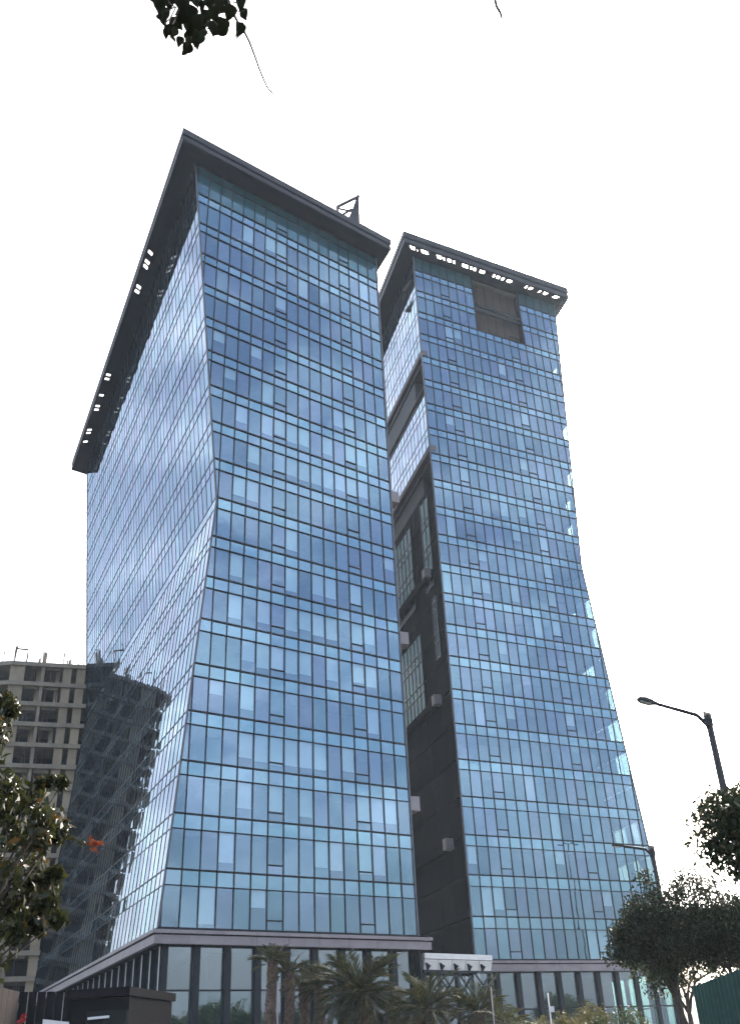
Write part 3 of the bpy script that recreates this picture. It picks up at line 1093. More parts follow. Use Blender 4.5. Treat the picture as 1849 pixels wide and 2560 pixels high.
FH = 3.15
NF = int(ztop / FH)
z5 = lambda x: x / 5.4 
cols_px = [(z5(130), z5(330)), (z5(330), z5(555)), (z5(555), z5(600)), (z5(600), z5(820)), (z5(850), z5(965)), (z5(965), z5(1035)), (z5(1035), z5(1150))]
yy = 1580 + 600 / 5.4
bays = [(bu(a, yy), bu(c, yy)) for a, c in cols_px]
UL, UR = -7.4, 15.0
roofc = [bp(UL, 0, 0), bp(UR, 0, 0), bp(UR, -14, 0), bp(UL + 4, -14, 0)]
for k in range(NF + 1):
    z = ztop - k * FH
    # slab edge follows a shallow bow at its left end
    o = MB()
    edge = [(UL, -1.1), (UL + 1.2, -.15), (UL + 3, .55), (UR, .55)]
    lower = [bp(u, w, z - .62) for u, w in edge] + [bp(UR, -14, z - .62), bp(UL, -14, z - .62)]
    up = [bp(u, w, z) for u, w in edge] + [bp(UR, -14, z), bp(UL, -14, z)]
    o.add(lower + up, [(5, 4, 3, 2, 1, 0), (6, 7, 8, 9, 10, 11)] + [(i, (i + 1) % 6, (i + 1) % 6 + 6, i + 6) for i in range(6)])
    o.build('floor_slab', M['concrete'], blk)
    if k == NF:
        break
    zl, zh = z - FH, z - .62
    for j, (a, c) in enumerate(bays):
        if j in (0, 4, 6):
            MB().hexa([bp(a, .1, zl), bp(c, .1, zl), bp(c, -.2, zl), bp(a, -.2, zl)], [bp(a, .1, zh), bp(c, .1, zh), bp(c, -.2, zh), bp(a, -.2, zh)]).build('infill_panel', M['infill'], blk)
        if j == 2:
            MB().hexa([bp(a, .15, zl), bp(c, .15, zl), bp(c, -.5, zl), bp(a, -.5, zl)], [bp(a, .15, zh), bp(c, .15, zh), bp(c, -.5, zh), bp(a, -.5, zh)]).build('column', M['concrete'], blk)
        if j in (1, 3) and random.random() < .7:
            h = random.choice((.35, .5, .3))
            MB().hexa([bp(a + .2, -.3, zh - h), bp(c - .2, -.3, zh - h), bp(c - .2, -.6, zh - h), bp(a + .2, -.6, zh - h)], [bp(a + .2, -.3, zh), bp(c - .2, -.3, zh), bp(c - .2, -.6, zh), bp(a + .2, -.6, zh)]).build('lintel', M['concrete'], blk)
        if j in (1, 3) and random.random() < .4:
            w = (c - a) * .3
            MB().hexa([bp(c - w, -1.5, zl), bp(c - .1, -1.5, zl), bp(c - .1, -1.7, zl), bp(c - w, -1.7, zl)], [bp(c - w, -1.5, zh), bp(c - .1, -1.5, zh), bp(c - .1, -1.7, zh), bp(c - w, -1.7, zh)]).build('partition', M['infill'], blk)
    for q_ in range(5):
        u = random.uniform(bays[1][0], bays[3][1])
        MB().bar(bp(u, -.5, zl), bp(u + random.uniform(-.15, .15), -.5, zh), .09, .09, bd).build('steel_prop', M['rebar'], blk)
    a0 = bays[0][0]
    for (u0, u1) in ((UL + .1, UL + .9), (bays[6][1] + 1.6, bays[6][1] + 3), (bays[6][1] + 5.5, UR - .2)):
        if u1 > u0:
            MB().hexa([bp(u0, .05, zl), bp(u1, .05, zl), bp(u1, -.3, zl), bp(u0, -.3, zl)], [bp(u0, .05, zh), bp(u1, .05, zh), bp(u1, -.3, zh), bp(u0, -.3, zh)]).build('infill_panel', M['infill'], blk)
    for u in (UL + .6, UR - .3):
        MB().hexa([bp(u, -2, zl), bp(u + .25, -2, zl), bp(u + .25, -13.5, zl), bp(u, -13.5, zl)], [bp(u, -2, zh), bp(u + .25, -2, zh), bp(u + .25, -13.5, zh), bp(u, -13.5, zh)]).build('side_wall', M['infill'], blk)
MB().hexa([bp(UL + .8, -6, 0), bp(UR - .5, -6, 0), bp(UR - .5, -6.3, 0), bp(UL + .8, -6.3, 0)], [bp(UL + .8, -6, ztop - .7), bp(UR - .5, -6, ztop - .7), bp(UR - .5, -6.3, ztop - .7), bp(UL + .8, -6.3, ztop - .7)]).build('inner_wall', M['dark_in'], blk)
# starter columns, frames and rebar on the roof
ru = lambda x: bu(x / 5.4, 1650)
for (x0, x1, h, w) in ((185, 205, 3.9, .12), (350, 370, 2.7, .12), (590, 630, 2.9, .5), (520, 545, 1.4, .3), (810, 855, .5, .7), (880, 970, .7, 1.2), (1120, 1160, .7, .8)):
    u = (ru(x0) + ru(x1)) / 2
    MB().bar(bp(u, -1.0, ztop), bp(u, -1.0, ztop + h * .75), w, min(w, .4), bd).build('starter_column', M['concrete'] if w > .2 else M['rebar'], blk)
rb = MB()
for (x, h, n) in ((190, 5.4, 3), (365, 3.8, 3), (610, 4.0, 5), (545, 2.2, 4), (860, 3.6, 3), (945, 2.0, 9), (920, 1.6, 8), (1080, 1.0, 4), (10, 3.4, 3), (1130, 1.2, 5)):
    u = ru(x)
    for k in range(n):
        du = random.uniform(-.3, .3)
        rb.bar(bp(u + du * .8, -1 + random.uniform(-.3, .3), ztop), bp(u + du * 1.3 + random.uniform(-.15, .15), -1, ztop + h * .75 * random.uniform(.8, 1)), .09, .09, bd)
rb.bar(bp(ru(190), -1, ztop + 2.6), bp(ru(365), -1, ztop + 2.5), .2, .2, (0, 0, 1))
rb.build('rebar', M['rebar'], blk, kind='stuff')


# ------------------------------------------------------------------ vegetation
def leaf_cloud(centres, radii, per, size, elong, squash=0.8, droop=0.0, seed=1, shell=0.35):
    """Many small folded leaves round the given centres, as quads."""
    g = np.random.default_rng(seed)
    C = np.repeat(np.asarray(centres, float), per, axis=0)
    Rr = np.repeat(np.asarray(radii, float), per)
    N = len(C)
    d = g.normal(size=(N, 3)); d /= np.linalg.norm(d, axis=1)[:, None]
    rad = Rr * np.clip(g.beta(2.2, 1.3, N) + g.normal(0, .06, N), 0, 1.25)
    p = C + d * rad[:, None] * np.array([1, 1, squash])
    ax = g.normal(size=(N, 3)); ax[:, 2] -= droop
    ax /= np.linalg.norm(ax, axis=1)[:, None]
    nn = g.normal(size=(N, 3)); nn[:, 2] += .6
    sd = np.cross(ax, nn); sd /= np.linalg.norm(sd, axis=1)[:, None]
    up = np.cross(sd, ax)
    L = size * g.uniform(.65, 1.25, N)
    Wd = L * elong
    a = p - ax * L[:, None] * .5
    t = p + ax * L[:, None] * .5 - up * L[:, None] * .12
    l = p + sd * Wd[:, None] * .5 + up * L[:, None] * .06
    r = p - sd * Wd[:, None] * .5 + up * L[:, None] * .06
    V = np.stack([a, r, t, l], axis=1).reshape(-1, 3)
    F = np.arange(4 * N).reshape(-1, 4)
    return V, F


def grow(p, d, length, rad, depth, tubes, tips, spread=.55, split=(2, 3), up=.15, seed=None):
    n = 4
    pts, rads = [p.copy()], [rad]
    for k in range(1, n + 1):
        d = (d + Vector((random.gauss(0, .10), random.gauss(0, .10), random.gauss(0, .06) + up * .1))).normalized()
        p = p + d * (length / n)
        pts.append(p.copy()); rads.append(rad * (1 - .42 * k / n))
    tubes.append((pts, rads))
    if depth == 0:
        tips.append(p.copy())
        return
    if depth <= 2:
        tips.append(p.copy())
    m = random.randint(*split)
    a0 = random.uniform(0, 6.28)
    for k in range(m):
        a = a0 + k * 6.28 / m + random.uniform(-.5, .5)
        s = d.orthogonal().normalized()
        t = d.cross(s)
        nd = (d + (s * math.cos(a) + t * math.sin(a)) * spread * random.uniform(.7, 1.4)).normalized()
        grow(p, nd, length * random.uniform(.62, .82), rad * .58, depth - 1, tubes, tips, spread, split, up)


def tree(name, label, group, base, trunk_h, trunk_r, lean, crown_len, depth, mat, leaf, per, crad, seed, spread=.55, cat='tree', droop=.3, elong=.45, split=(2, 3), multi=1, fill=None):
    random.seed(seed)
    root = empty(name, base, label, cat, group)
    tubes, tips = [], []
    for q in range(multi):
        d = Vector((lean[0] + random.uniform(-.2, .2) * (multi > 1), lean[1] + random.uniform(-.2, .2) * (multi > 1), 1)).normalized()
        b0 = Vector(base) + Vector((random.uniform(-.15, .15), random.uniform(-.15, .15), 0)) * (multi > 1)
        pts = [b0 + d * trunk_h * k / 5 + Vector((math.sin(k * 1.3 + seed) * .04 * trunk_h / 3, math.cos(k * 1.7 + seed) * .04 * trunk_h / 3, 0)) * (k > 0) for k in range(6)]
        tubes.append((pts, [trunk_r * (1.25 if k == 0 else 1 - .06 * k) for k in range(6)]))
        m = 4
        a0 = random.uniform(0, 6)
        for k in range(m):
            a = a0 + k * 6.28 / m
            nd = Vector((math.cos(a) * spread, math.sin(a) * spread, 1 if k else .9)) + d * .3
            grow(pts[-1], nd.normalized(), crown_len, trunk_r * .55, depth, tubes, tips, spread, split)
    if fill:
        c, rx, rz, n = fill
        for q in range(n):
            u = Vector((random.gauss(0, 1), random.gauss(0, 1), random.gauss(0, 1))).normalized() * (random.random() ** .4)
            p = Vector(c) + Vector((u.x * rx, u.y * rx, u.z * rz))
            near = min(tubes[-20:], key=lambda t: (t[0][-1] - p).length)[0][-1]
            tubes.append(([near, near.lerp(p, .5) + Vector((0, 0, .08)), p], [.018, .012, .005]))
            tips.append(p)
    tb = MB(); tb.tube(tubes[0][0], tubes[0][1], 9)
    tb.build('trunk', M['bark'], root, smooth=True)
    lb = MB()
    for pts, rads in tubes[1:]:
        lb.tube(pts, rads, 5, cap=False)
    lb.build('limbs', M['bark'], root, smooth=True)
    V, F = leaf_cloud([tuple(t) for t in tips], [crad * random.uniform(.7, 1.25) for _ in tips], per, leaf, elong, droop=droop, seed=seed)
    np_mesh('crown', V, F, mat, root)
    return root


T1 = at(1728, 2480, 34); T1.z = 0
tree('broadleaf_tree', 'small dark round crowned tree left of the green hoarding', 'trees by the right edge', T1, 3.0, .12, (-.16, 0), .95, 3, M['leaf_r'], .13, 105, .5, 11, .45, fill=(at(1648, 2332, 34), 1.4, 1.75, 72))
T2 = at(1822, 2480, 33); T2.z = 0
tree('broadleaf_tree', 'dark many stemmed tree rising from behind the green hoarding', 'trees by the right edge', T2, 2.7, .09, (.0, 0), 1.0, 3, M['leaf_r'], .13, 85, .5, 23, .5, multi=2, fill=(at(1785, 2290, 33), 1.35, 1.5, 50))
T3 = at(2145, 2300, 13.5); T3.z = 0
tree('broadleaf_tree', 'near tree reaching in from the right in front of the tall lamp', 'trees by the right edge', T3, 3.1, .10, (0, 0), .72, 3, M['leaf_r'], .10, 120, .34, 37, .7, fill=(at(1872, 2075, 13.4), .52, .5, 26))

# trees past the right edge of the frame: they show in the podium glass
for k, (x, y, s, lab) in enumerate(((14.3, 53, 5, 'hazy tree crown showing just behind the small round tree'), (19.3, 56, 8, 'far tree behind the many stemmed tree at the right edge'), (24, 60, 13, ''), (22.5, 50, 17, ''), (29, 54, 21, ''), (34, 62, 31, ''), (38, 100, 41, ''), (47, 98, 43, ''))):
    tree('roadside_tree', lab or 'leafy roadside tree standing to the right of the towers', 'roadside trees right of the towers', Vector((x, y, 0)), 3.0, .17, (0, 0), 1.75 if k > 1 else 1.5, 3, M['leaf_far'], .30, 42, .95, s, .62)

# flowering shrub at the left edge
random.seed(5)
S0 = at(-90, 2200, 9.0); S0.z = 0
shrub = empty('flowering_shrub', S0, 'sunlit flowering shrub reaching in from the left edge with one orange bunch', 'shrub')
st = MB()
cents, rads = [], []
blobs = [((20, 2010), .22), ((70, 2000), .19), ((110, 2050), .17), ((30, 2080), .26), ((95, 2100), .20), ((148, 2078), .11), ((-20, 1990), .26), ((10, 1960), .15),
         ((30, 2210), .22), ((80, 2190), .17), ((105, 2215), .15), ((60, 2260), .20), ((115, 2260), .13), ((20, 2290), .24), ((70, 2310), .13), ((40, 2330), .10), ((148, 2300), .07), ((135, 2190), .08), ((95, 2310), .09),
         ((-40, 2150), .3), ((-60, 2050), .3), ((-40, 2280), .3), ((-50, 2380), .3), ((12, 1760), .13), ((-20, 1790), .2), ((-10, 1840), .14), ((28, 1775), .07), ((8, 1815), .08), ((-50, 1900), .25), ((100, 1960), .06), ((130, 1955), .06), ((155, 1958), .05)]
for (px, py), r in blobs:
    c = at(px, py, 9.0 + random.uniform(-.35, .35))
    cents.append(tuple(c)); rads.append(r)
    st.tube([S0 + Vector((random.uniform(-.1, .1), random.uniform(-.1, .1), .2)), (S0 + Vector((0, 0, 1.6))).lerp(c, .45) + Vector((-.1, 0, .2)), c], [.022, .014, .005], 5)
V, F = leaf_cloud(cents, rads, 150, .095, .42, squash=1.0, droop=1.0, seed=4)
np_mesh('foliage', V, F, M['leaf_b'], shrub)
tip = at(235, 2108, 9.0)
tw = [at(150, 2085, 9.0), at(180, 2097, 9.0), at(205, 2106, 9.0), tip]
st.tube(tw, [.006, .005, .004, .003], 5)
st.build('stems', M['bark'], shrub, smooth=True)
cl = [tuple(at(x, y, 9.0)) for x, y in ((178, 2096), (190, 2100), (202, 2106), (165, 2090), (212, 2108))]
V, F = leaf_cloud(cl, [.03] * 5, 5, .045, .5, seed=8)
np_mesh('twig_leaf', V, F, M['leaf_b'], shrub)
cl = [tuple(at(x, y, 9.0)) for x, y in ((228, 2098), (240, 2110), (236, 2124), (252, 2108), (230, 2110))]
V, F = leaf_cloud(cl, [.035] * 5, 16, .026, .85, seed=9)
np_mesh('flower', V, F, M['flower'], shrub)

# overhead tree behind the photographer: its limb carries the leaves at the top
random.seed(3)
OT = Vector((-4.5, -3.0, 0))
over = empty('overhanging_tree', OT, 'black silhouetted broad leaves of an overhead branch at the top', 'tree')
mb = MB()
mb.tube([OT, OT + Vector((.1, .1, 2.5)), OT + Vector((.3, .4, 5))], [.22, .18, .14], 10)
mb.build('trunk', M['bark'], over, smooth=True)
DO = 4.2
up0 = at(470, -260, DO)
mb = MB()
mb.tube([OT + Vector((.3, .4, 5)), OT.lerp(up0, .5) + Vector((0, 0, 4.6)), up0 + Vector((-.4, -.8, .5)), up0], [.13, .08, .04, .022], 8)
top2 = at(1200, -260, DO)
mb.tube([OT + Vector((.3, .4, 5)), OT.lerp(top2, .5) + Vector((0, 0, 5.2)), top2], [.12, .06, .02], 8)
mb.build('limb', M['bark'], over, smooth=True)


def leaf_mesh(name, k):
    rr = random.Random(k)
    prof = [(0, .02), (.10, .30), (.25, .46), (.42, .48), (.58, .40), (.72, .26), (.85, .11), (1.0, 0.005)]
    vs, fs = [], []
    curl = rr.uniform(.1, .5)
    bend = rr.uniform(-.3, .5)
    for y, w in prof:
        zc = -bend * y * y
        vs += [(-w, y, zc + curl * w), (0, y, zc), (w, y, zc + curl * w)]
    for i in range(len(prof) - 1):
        a = i * 3
        fs += [(a, a + 1, a + 4, a + 3), (a + 1, a + 2, a + 5, a + 4)]
    me = bpy.data.meshes.new(name)
    me.from_pydata(vs, [], fs)
    me.materials.append(M['leaf_o'])
    me.polygons.foreach_set('use_smooth', [True] * len(fs))
    return me


LM = [leaf_mesh('leaf %d' % k, k) for k in range(6)]
# (x, y, size, heading in the picture)  from the zoomed photograph (350,0) x4.095
LV = [(205, 60, 130, 100), (240, 150, 120, 95), (240, 215, 90, 80), (180, -10, 120, 60), (300, 20, 120, 90), (330, 220, 90, 130), (300, 280, 90, 200), (270, 345, 80, 100),
      (380, 240, 110, 60), (340, 400, 70, 20), (410, 430, 90, 130), (450, 60, 150, 80), (420, 120, 110, 150), (500, 130, 130, 70), (545, 120, 90, 100), (540, 210, 110, 120), (600, 240, 150, 100),
      (570, 300, 130, 90), (640, 250, 110, 70), (500, 290, 110, 60), (440, 190, 120, 40), (520, 370, 110, 60), (590, 400, 120, 110), (640, 360, 90, 120), (580, 450, 80, 100), (500, 430, 90, 80), (480, 500, 110, 115),
      (455, 540, 60, 120), (600, 20, 130, 90), (570, -20, 130, 60), (640, 60, 90, 110), (670, 170, 110, 100), (700, 180, 70, 60), (720, 30, 140, 90), (790, 40, 150, 30), (780, 110, 160, 160), (820, 20, 120, 80), (760, 150, 130, 60),
      (740, -20, 130, 20), (850, 100, 80, 0), (800, 280, 170, 170), (850, 270, 130, 100), (750, 290, 120, 80), (790, 310, 100, 30), (920, 130, 130, 110), (915, 180, 60, 120), (1030, 20, 120, 95), (1040, 70, 90, 100), (1070, 150, 100, 85), (1070, 120, 60, 90),
      (1020, 300, 120, 85), (1035, 270, 70, 60), (1010, 350, 60, 100), (880, -10, 120, 90), (200, 180, 60, 60), (390, 40, 60, 80), (140, -20, 90, 170), (350, 330, 90, 110), (300, 310, 100, 60), (640, 300, 90, 40), (690, 250, 60, 150), (480, 30, 110, 120)]
nodes = {}
for (x, y, s, hd) in LV:
    px, py = 350 + x / 4.095, y / 4.095
    d = DO + random.uniform(-.25, .25)
    c = at(px, py, d)
    L = s / 4.095 / F_PX * (c - Vector((0, 0, CAMZ))).length * 1.18
    a = R_(hd + random.uniform(-12, 12))
    ydir = (RIGHT * math.cos(a) + DOWN * math.sin(a))
    v = ray(px, py)
    zdir = (-v + RIGHT * random.gauss(0, .45) + DOWN * random.gauss(0, .45)).normalized()
    xdir = ydir.cross(zdir).normalized()
    zdir = xdir.cross(ydir).normalized()
    o = bpy.data.objects.new('leaf', random.choice(LM))
    COL.objects.link(o)
    o.parent = over
    k = L
    o.matrix_local = Matrix.Translation(c - ydir.normalized() * L * .5 - OT) @ (Matrix((xdir, ydir.normalized(), zdir)).transposed()).to_4x4() @ Matrix.Diagonal((k * random.uniform(.7, .95), k, k, 1))
tb = MB()
Z8 = lambda x, y, d=DO: at(350 + x / 4.095, y / 4.095, d)
tb.tube([up0, Z8(880, -200), Z8(905, 0), Z8(950, 130), Z8(1000, 225), Z8(1060, 310), Z8(1120, 430), Z8(1170, 560), Z8(1215, 690), Z8(1260, 800), Z8(1300, 890), Z8(1370, 975)],
        [.014, .012, .011, .010, .009, .0085, .008, .0075, .007, .0065, .006, .005], 6)
for pts in (((480, -200), (420, -40), (405, 60), (380, 160), (340, 240)), ((620, -200), (610, 20), (625, 130), (650, 230), (560, 330), (500, 430)), ((250, -150), (300, 30), (360, 70), (240, 130)),
            ((750, -200), (760, 40), (720, 180), (800, 260)), ((940, 20), (1000, 30), (1040, 10)), ((960, 100), (1030, 120), (1070, 110)), ((370, 70), (310, 190), (250, 240)), ((1000, 230), (990, 330), (975, 380)), ((520, 200), (640, 300), (690, 320))):
    ps = [Z8(x, y, DO + random.uniform(-.1, .1)) for x, y in pts]
    tb.tube(([up0] if pts[0][1] < -100 else []) + ps, 0.005, 5)
tb.build('twig', M['bark'], over, smooth=True)
tb = MB()
tb.tube([top2, at(1225, -60, DO), at(1240, 15, DO), at(1250, 32, DO), at(1254, 46, DO)], [.014, .011, .010, .009, .007], 6)
tb.build('twig', M['bark'], over, smooth=True)


# palms before the podium
def frond_mesh(name, L, arch, leafl, fan, seed):
    rr = random.Random(seed)
    vs, fs = [], []
    n = 9
    spine = []
    for k in range(n + 1):
        t = k / n
        spine.append(Vector((0, L * (t - arch * .25 * t * t), L * (-arch * .75 * t ** 2.2))))
    for k in range(n):
        a, b_ = spine[k], spine[k + 1]
        w0, w1 = .03 * (1 - k / n) + .008, .03 * (1 - (k + 1) / n) + .008
        q = len(vs)
        vs += [a + Vector((-w0, 0, 0)), a + Vector((w0, 0, 0)), b_ + Vector((w1, 0, 0)), b_ + Vector((-w1, 0, 0))]
        fs.append((q, q + 1, q + 2, q + 3))
    m = 22
    for k in range(m):
        t = fan + (1 - fan) * k / (m - 1)
        x = t * n
        i = min(int(x), n - 1)
        p = spine[i].lerp(spine[i + 1], x - i)
        d = (spine[i + 1] - spine[i]).normalized()
        ll = leafl * (1 - abs(t - .55) * .8) * rr.uniform(.8, 1.15)
        for s in (-1, 1):
            e_ = (d * rr.uniform(.55, .85) + Vector((s * rr.uniform(.6, .85), 0, rr.uniform(.05, .45) - .25 * t))).normalized()
            tip_ = p + e_ * ll + Vector((0, 0, -ll * rr.uniform(.02, .2)))
            wv = d * .022 + Vector((0, 0, .012))
            mid_ = p.lerp(tip_, .4)
            q = len(vs)
            vs += [p - wv * .5, mid_ - wv, tip_, mid_ + wv]
            fs.append((q, q + 1, q + 2, q + 3))
    me = bpy.data.meshes.new(name)
    me.from_pydata([tuple(v) for v in vs], [], fs)
    return me


def fmeshes(mat, arch, leafl, tagn):
    out = []
    for k in range(4):
        me = frond_mesh('frond %s %d' % (tagn, k), 1.0, arch + .12 * k, leafl, .18 if k % 2 else .25, k + 10)
        me.materials.append(mat)
        out.append(me)
    return out


FR = fmeshes(M['palm'], .35, .34, 'a')
FR_dry = fmeshes(M['palm_dry'], 1.2, .25, 'dry')


def palm(label, px, py, dist, Lf, nf, tr_r, pitch, seed, dry=4):
    random.seed(seed)
    top = at(px, py, dist)
    base = Vector((top.x, top.y, 0))
    root = empty('palm_tree', base, label, 'palm tree', 'palms before the left podium')
    h = top.z
    n = 14
    pts = [base.lerp(top, k / n) + Vector((math.sin(k * .5 + seed) * .06, math.cos(k * .4 + seed) * .05, 0)) * (k > 0) for k in range(n + 1)]
    MB().tube(pts, [tr_r * (.9 + .12 * math.sin(k * 2.1)) for k in range(n + 1)], 10).build('trunk', M['palm_bark'], root, smooth=True)
    stb = MB()
    rows = int(h / .17)
    for r in range(rows):
        for a in range(8):
            an = (a + .5 * (r % 2)) / 8 * 6.283 + r * .1
            t = (r + .5) / rows
            c = base.lerp(top, t) + Vector((math.sin(t * n * .5 + seed) * .06, math.cos(t * n * .4 + seed) * .05, 0))
            d = Vector((math.cos(an), math.sin(an), 0))
            p = c + d * tr_r * .9
            s = Vector((-d.y, d.x, 0))
            q = [p - s * .09, p + s * .09, p + s * .06 + d * .0 + Vector((0, 0, .17)), p - s * .06 + Vector((0, 0, .17))]
            tipq = p + d * random.uniform(.05, .12) + Vector((0, 0, random.uniform(.13, .2)))
            stb.add(q + [tipq], [(0, 1, 4), (1, 2, 4), (2, 3, 4), (3, 0, 4)])
    stb.build('leaf_base', M['palm_bark'], root, kind='stuff')
    for k in range(nf + dry):
        isdry = k >= nf
        t = k / max(nf - 1, 1)
        az_ = k * 2.399 + random.uniform(-.3, .3)
        el = R_(pitch[0] + (pitch[1] - pitch[0]) * (t ** .9) + random.uniform(-8, 8)) if not isdry else R_(random.uniform(-65, -20))
        o = bpy.data.objects.new('frond', random.choice(FR_dry if isdry else FR))
        COL.objects.link(o)
        o.parent = root
        o.location = top - base + Vector((math.cos(az_ + math.pi / 2) * tr_r * .5, math.sin(az_ + math.pi / 2) * tr_r * .5, random.uniform(-.25, .1)))
        o.rotation_euler = Euler((el, random.uniform(-.4, .4), az_))
        s = Lf * random.uniform(.8, 1.12) * (.75 if isdry else 1)
        o.scale = (s, s, s)
    return root


palm('leftmost palm with thick bare trunk and short upright crown', 679, 2405, 58, 1.15, 26, .27, (85, 15), 1, 5)
palm('second palm from the left with a rough leaning trunk', 722, 2432, 58.5, 1.15, 24, .25, (82, 0), 2, 5)
palm('short dark palm close behind two bare trunked ones', 758, 2462, 61, 1.25, 26, .26, (80, -10), 3)
palm('young palm with dense crown right beside the biggest bushy one', 800, 2462, 60, 1.45, 30, .22, (80, -25), 4)
palm('biggest bushy palm with the widest crown before the podium', 900, 2482, 57, 2.6, 60, .30, (84, -35), 5, 8)
palm('low yellowing palm below the right end of the podium', 1068, 2520, 54, 2.0, 40, .24, (82, -30), 6, 12)
palm('low palm in front of the gap between the towers', 1195, 2528, 55, 1.8, 38, .22, (80, -30), 7, 8)
palm('half hidden low palm between bushy and yellowing ones', 985, 2535, 59, 1.9, 34, .24, (80, -30), 8, 10)
palm('small low palm beside the thin white post', 1262, 2560, 52, 1.3, 28, .18, (80, -20), 9, 6)


# croton shrubs along the right podium
def bush(label, px, py, dist, r, mat, seed, leaf=.14):
    random.seed(seed)
    c = at(px, py, dist)
    base = Vector((c.x, c.y, 0))
    root = empty('garden_shrub', base, label, 'shrub', 'shrubs before the right podium')
    tips = []
    sb = MB()
    for k in range(26):
        a = random.uniform(0, 6.28); rr = r * math.sqrt(random.random())
        p = base + Vector((math.cos(a) * rr, math.sin(a) * rr, c.z * random.uniform(.75, 1.02) - .15 * rr * rr))
        tips.append(tuple(p))
        sb.tube([base + Vector((math.cos(a) * .2, math.sin(a) * .2, 0)), base.lerp(p, .6), p], [.03, .02, .008], 4)
    sb.build('stems', M['bark'], root)
    V, F = leaf_cloud(tips + [(x, y, z * .7) for x, y, z in tips], [.34] * len(tips) * 2, 45, leaf, .35, squash=1.0, droop=-.5, seed=seed)
    np_mesh('foliage', V, F, mat, root)


bush('yellow green shrub at the foot of the right podium by a white post', 1400, 2540, 40, .9, M['croton'], 41)
bush('yellowish shrub right of the first one at the podium foot', 1470, 2522, 42, .8, M['croton'], 42)
bush('grey green shrub below the dark round tree', 1560, 2535, 41, 1.2, M['leaf_far'], 43)
bush('broad green shrub between the posts at the bottom', 1320, 2560, 44, .9, M['leaf_far'], 44)


# ------------------------------------------------------------------ lamps, posts, hoarding, gatehouse
def lamp(label, px, py, dist, hx, hy, hdist, r):
    top = at(px, py, dist)
    base = Vector((top.x, top.y, 0))
    root = empty('street_lamp', base, label, 'street lamp', 'grey street lamps')
    MB().tube([base, base + Vector((0, 0, .25))], [r * 2, r * 2], 12).build('base_collar', M['lamp_grey'], root)
    MB().tube([base, base.lerp(top, .5), top + Vector((0, 0, .02))], [r * 1.35, r * 1.1, r * .9], 12).build('pole', M['lamp_grey'], root, smooth=True)
    head = at(hx, hy, hdist)
    d = (head - top)
    st_ = top + d * .06 - Vector((0, 0, .06))
    joint = top + d * .70 + Vector((0, 0, .0))
    MB().tube([top - Vector((0, 0, .42)) , top - Vector((0, 0, .22)) + d * .03, st_ + d * .1 + Vector((0, 0, .02)), joint], [r * .75, r * .7, r * .6, r * .55], 8).build('arm', M['lamp_grey'], root, smooth=True)
    MB().box(top - Vector((0, 0, .06)), d.normalized(), d.normalized().orthogonal(), (0, 0, 1), r * 2.4, r * 2.2, .2).build('cap', M['lamp_grey'], root)
    dd = d.normalized(); s = dd.cross(Vector((0, 0, 1))).normalized(); u = s.cross(dd)
    L = d.length * .30
    hb = MB()
    prof = [(0, .045, .035), (.12, .06, .045), (.3, .12, .06), (.6, .15, .075), (.88, .12, .055), (1, .05, .02)]
    vs, fs = [], []
    for t, w, hh in prof:
        c = joint + dd * (L * t)
        vs += [c - s * w - u * hh * .5, c + s * w - u * hh * .5, c + s * w * .8 + u * hh, c - s * w * .8 + u * hh]
    for k in range(len(prof) - 1):
        for j in range(4):
            fs.append((k * 4 + j, k * 4 + (j + 1) % 4, k * 4 + 4 + (j + 1) % 4, k * 4 + 4 + j))
    fs += [(3, 2, 1, 0), tuple(range(len(vs) - 4, len(vs)))]
    hb.add(vs, fs).build('lamp_head', M['lamp_grey'], root)
    MB().box(joint + dd * L * .58 - u * .045, dd, s, u, L * .5, .18, .03).build('lens', M['lens'], root)
    return root


lamp('taller near street lamp with its arm against white sky', 1767, 1790, 24, 1590, 1748, 23.6, .085)
lamp('smaller far street lamp in front of the right tower edge', 1628, 2122, 42, 1528, 2113, 41.8, .095)

# double-armed lamp beyond the right of the frame, mirrored in the right tower
v = ray(1418, 2110)
nf = FB.nrm(0)
o_ = Vector((0, 0, CAMZ))
kk = ((FB.P(0, 0) - o_).dot(nf)) / v.dot(nf)
hit = o_ + v * kk
rv = v - nf * 2 * v.dot(nf)
LB = hit + rv * 26
base = Vector((LB.x, LB.y, 0))
root = empty('double_lamp', base, 'two armed lamp standing right of the towers, mirrored in the right one', 'street lamp')
top = Vector((LB.x, LB.y, LB.z))
MB().tube([base, top], [.11, .07], 10).build('pole', M['lamp_grey'], root, smooth=True)
for sg in (-1, 1):
    e_ = Vector((nf.y, -nf.x, 0)) * sg
    MB().tube([top - Vector((0, 0, .1)), top + e_ * .9 + Vector((0, 0, .15))], .04, 6).build('arm', M['lamp_grey'], root)
    MB().box(top + e_ * 1.1 + Vector((0, 0, .1)), e_, nf, (0, 0, 1), .75, .32, .12).build('lamp_head', M['lamp_grey'], root)

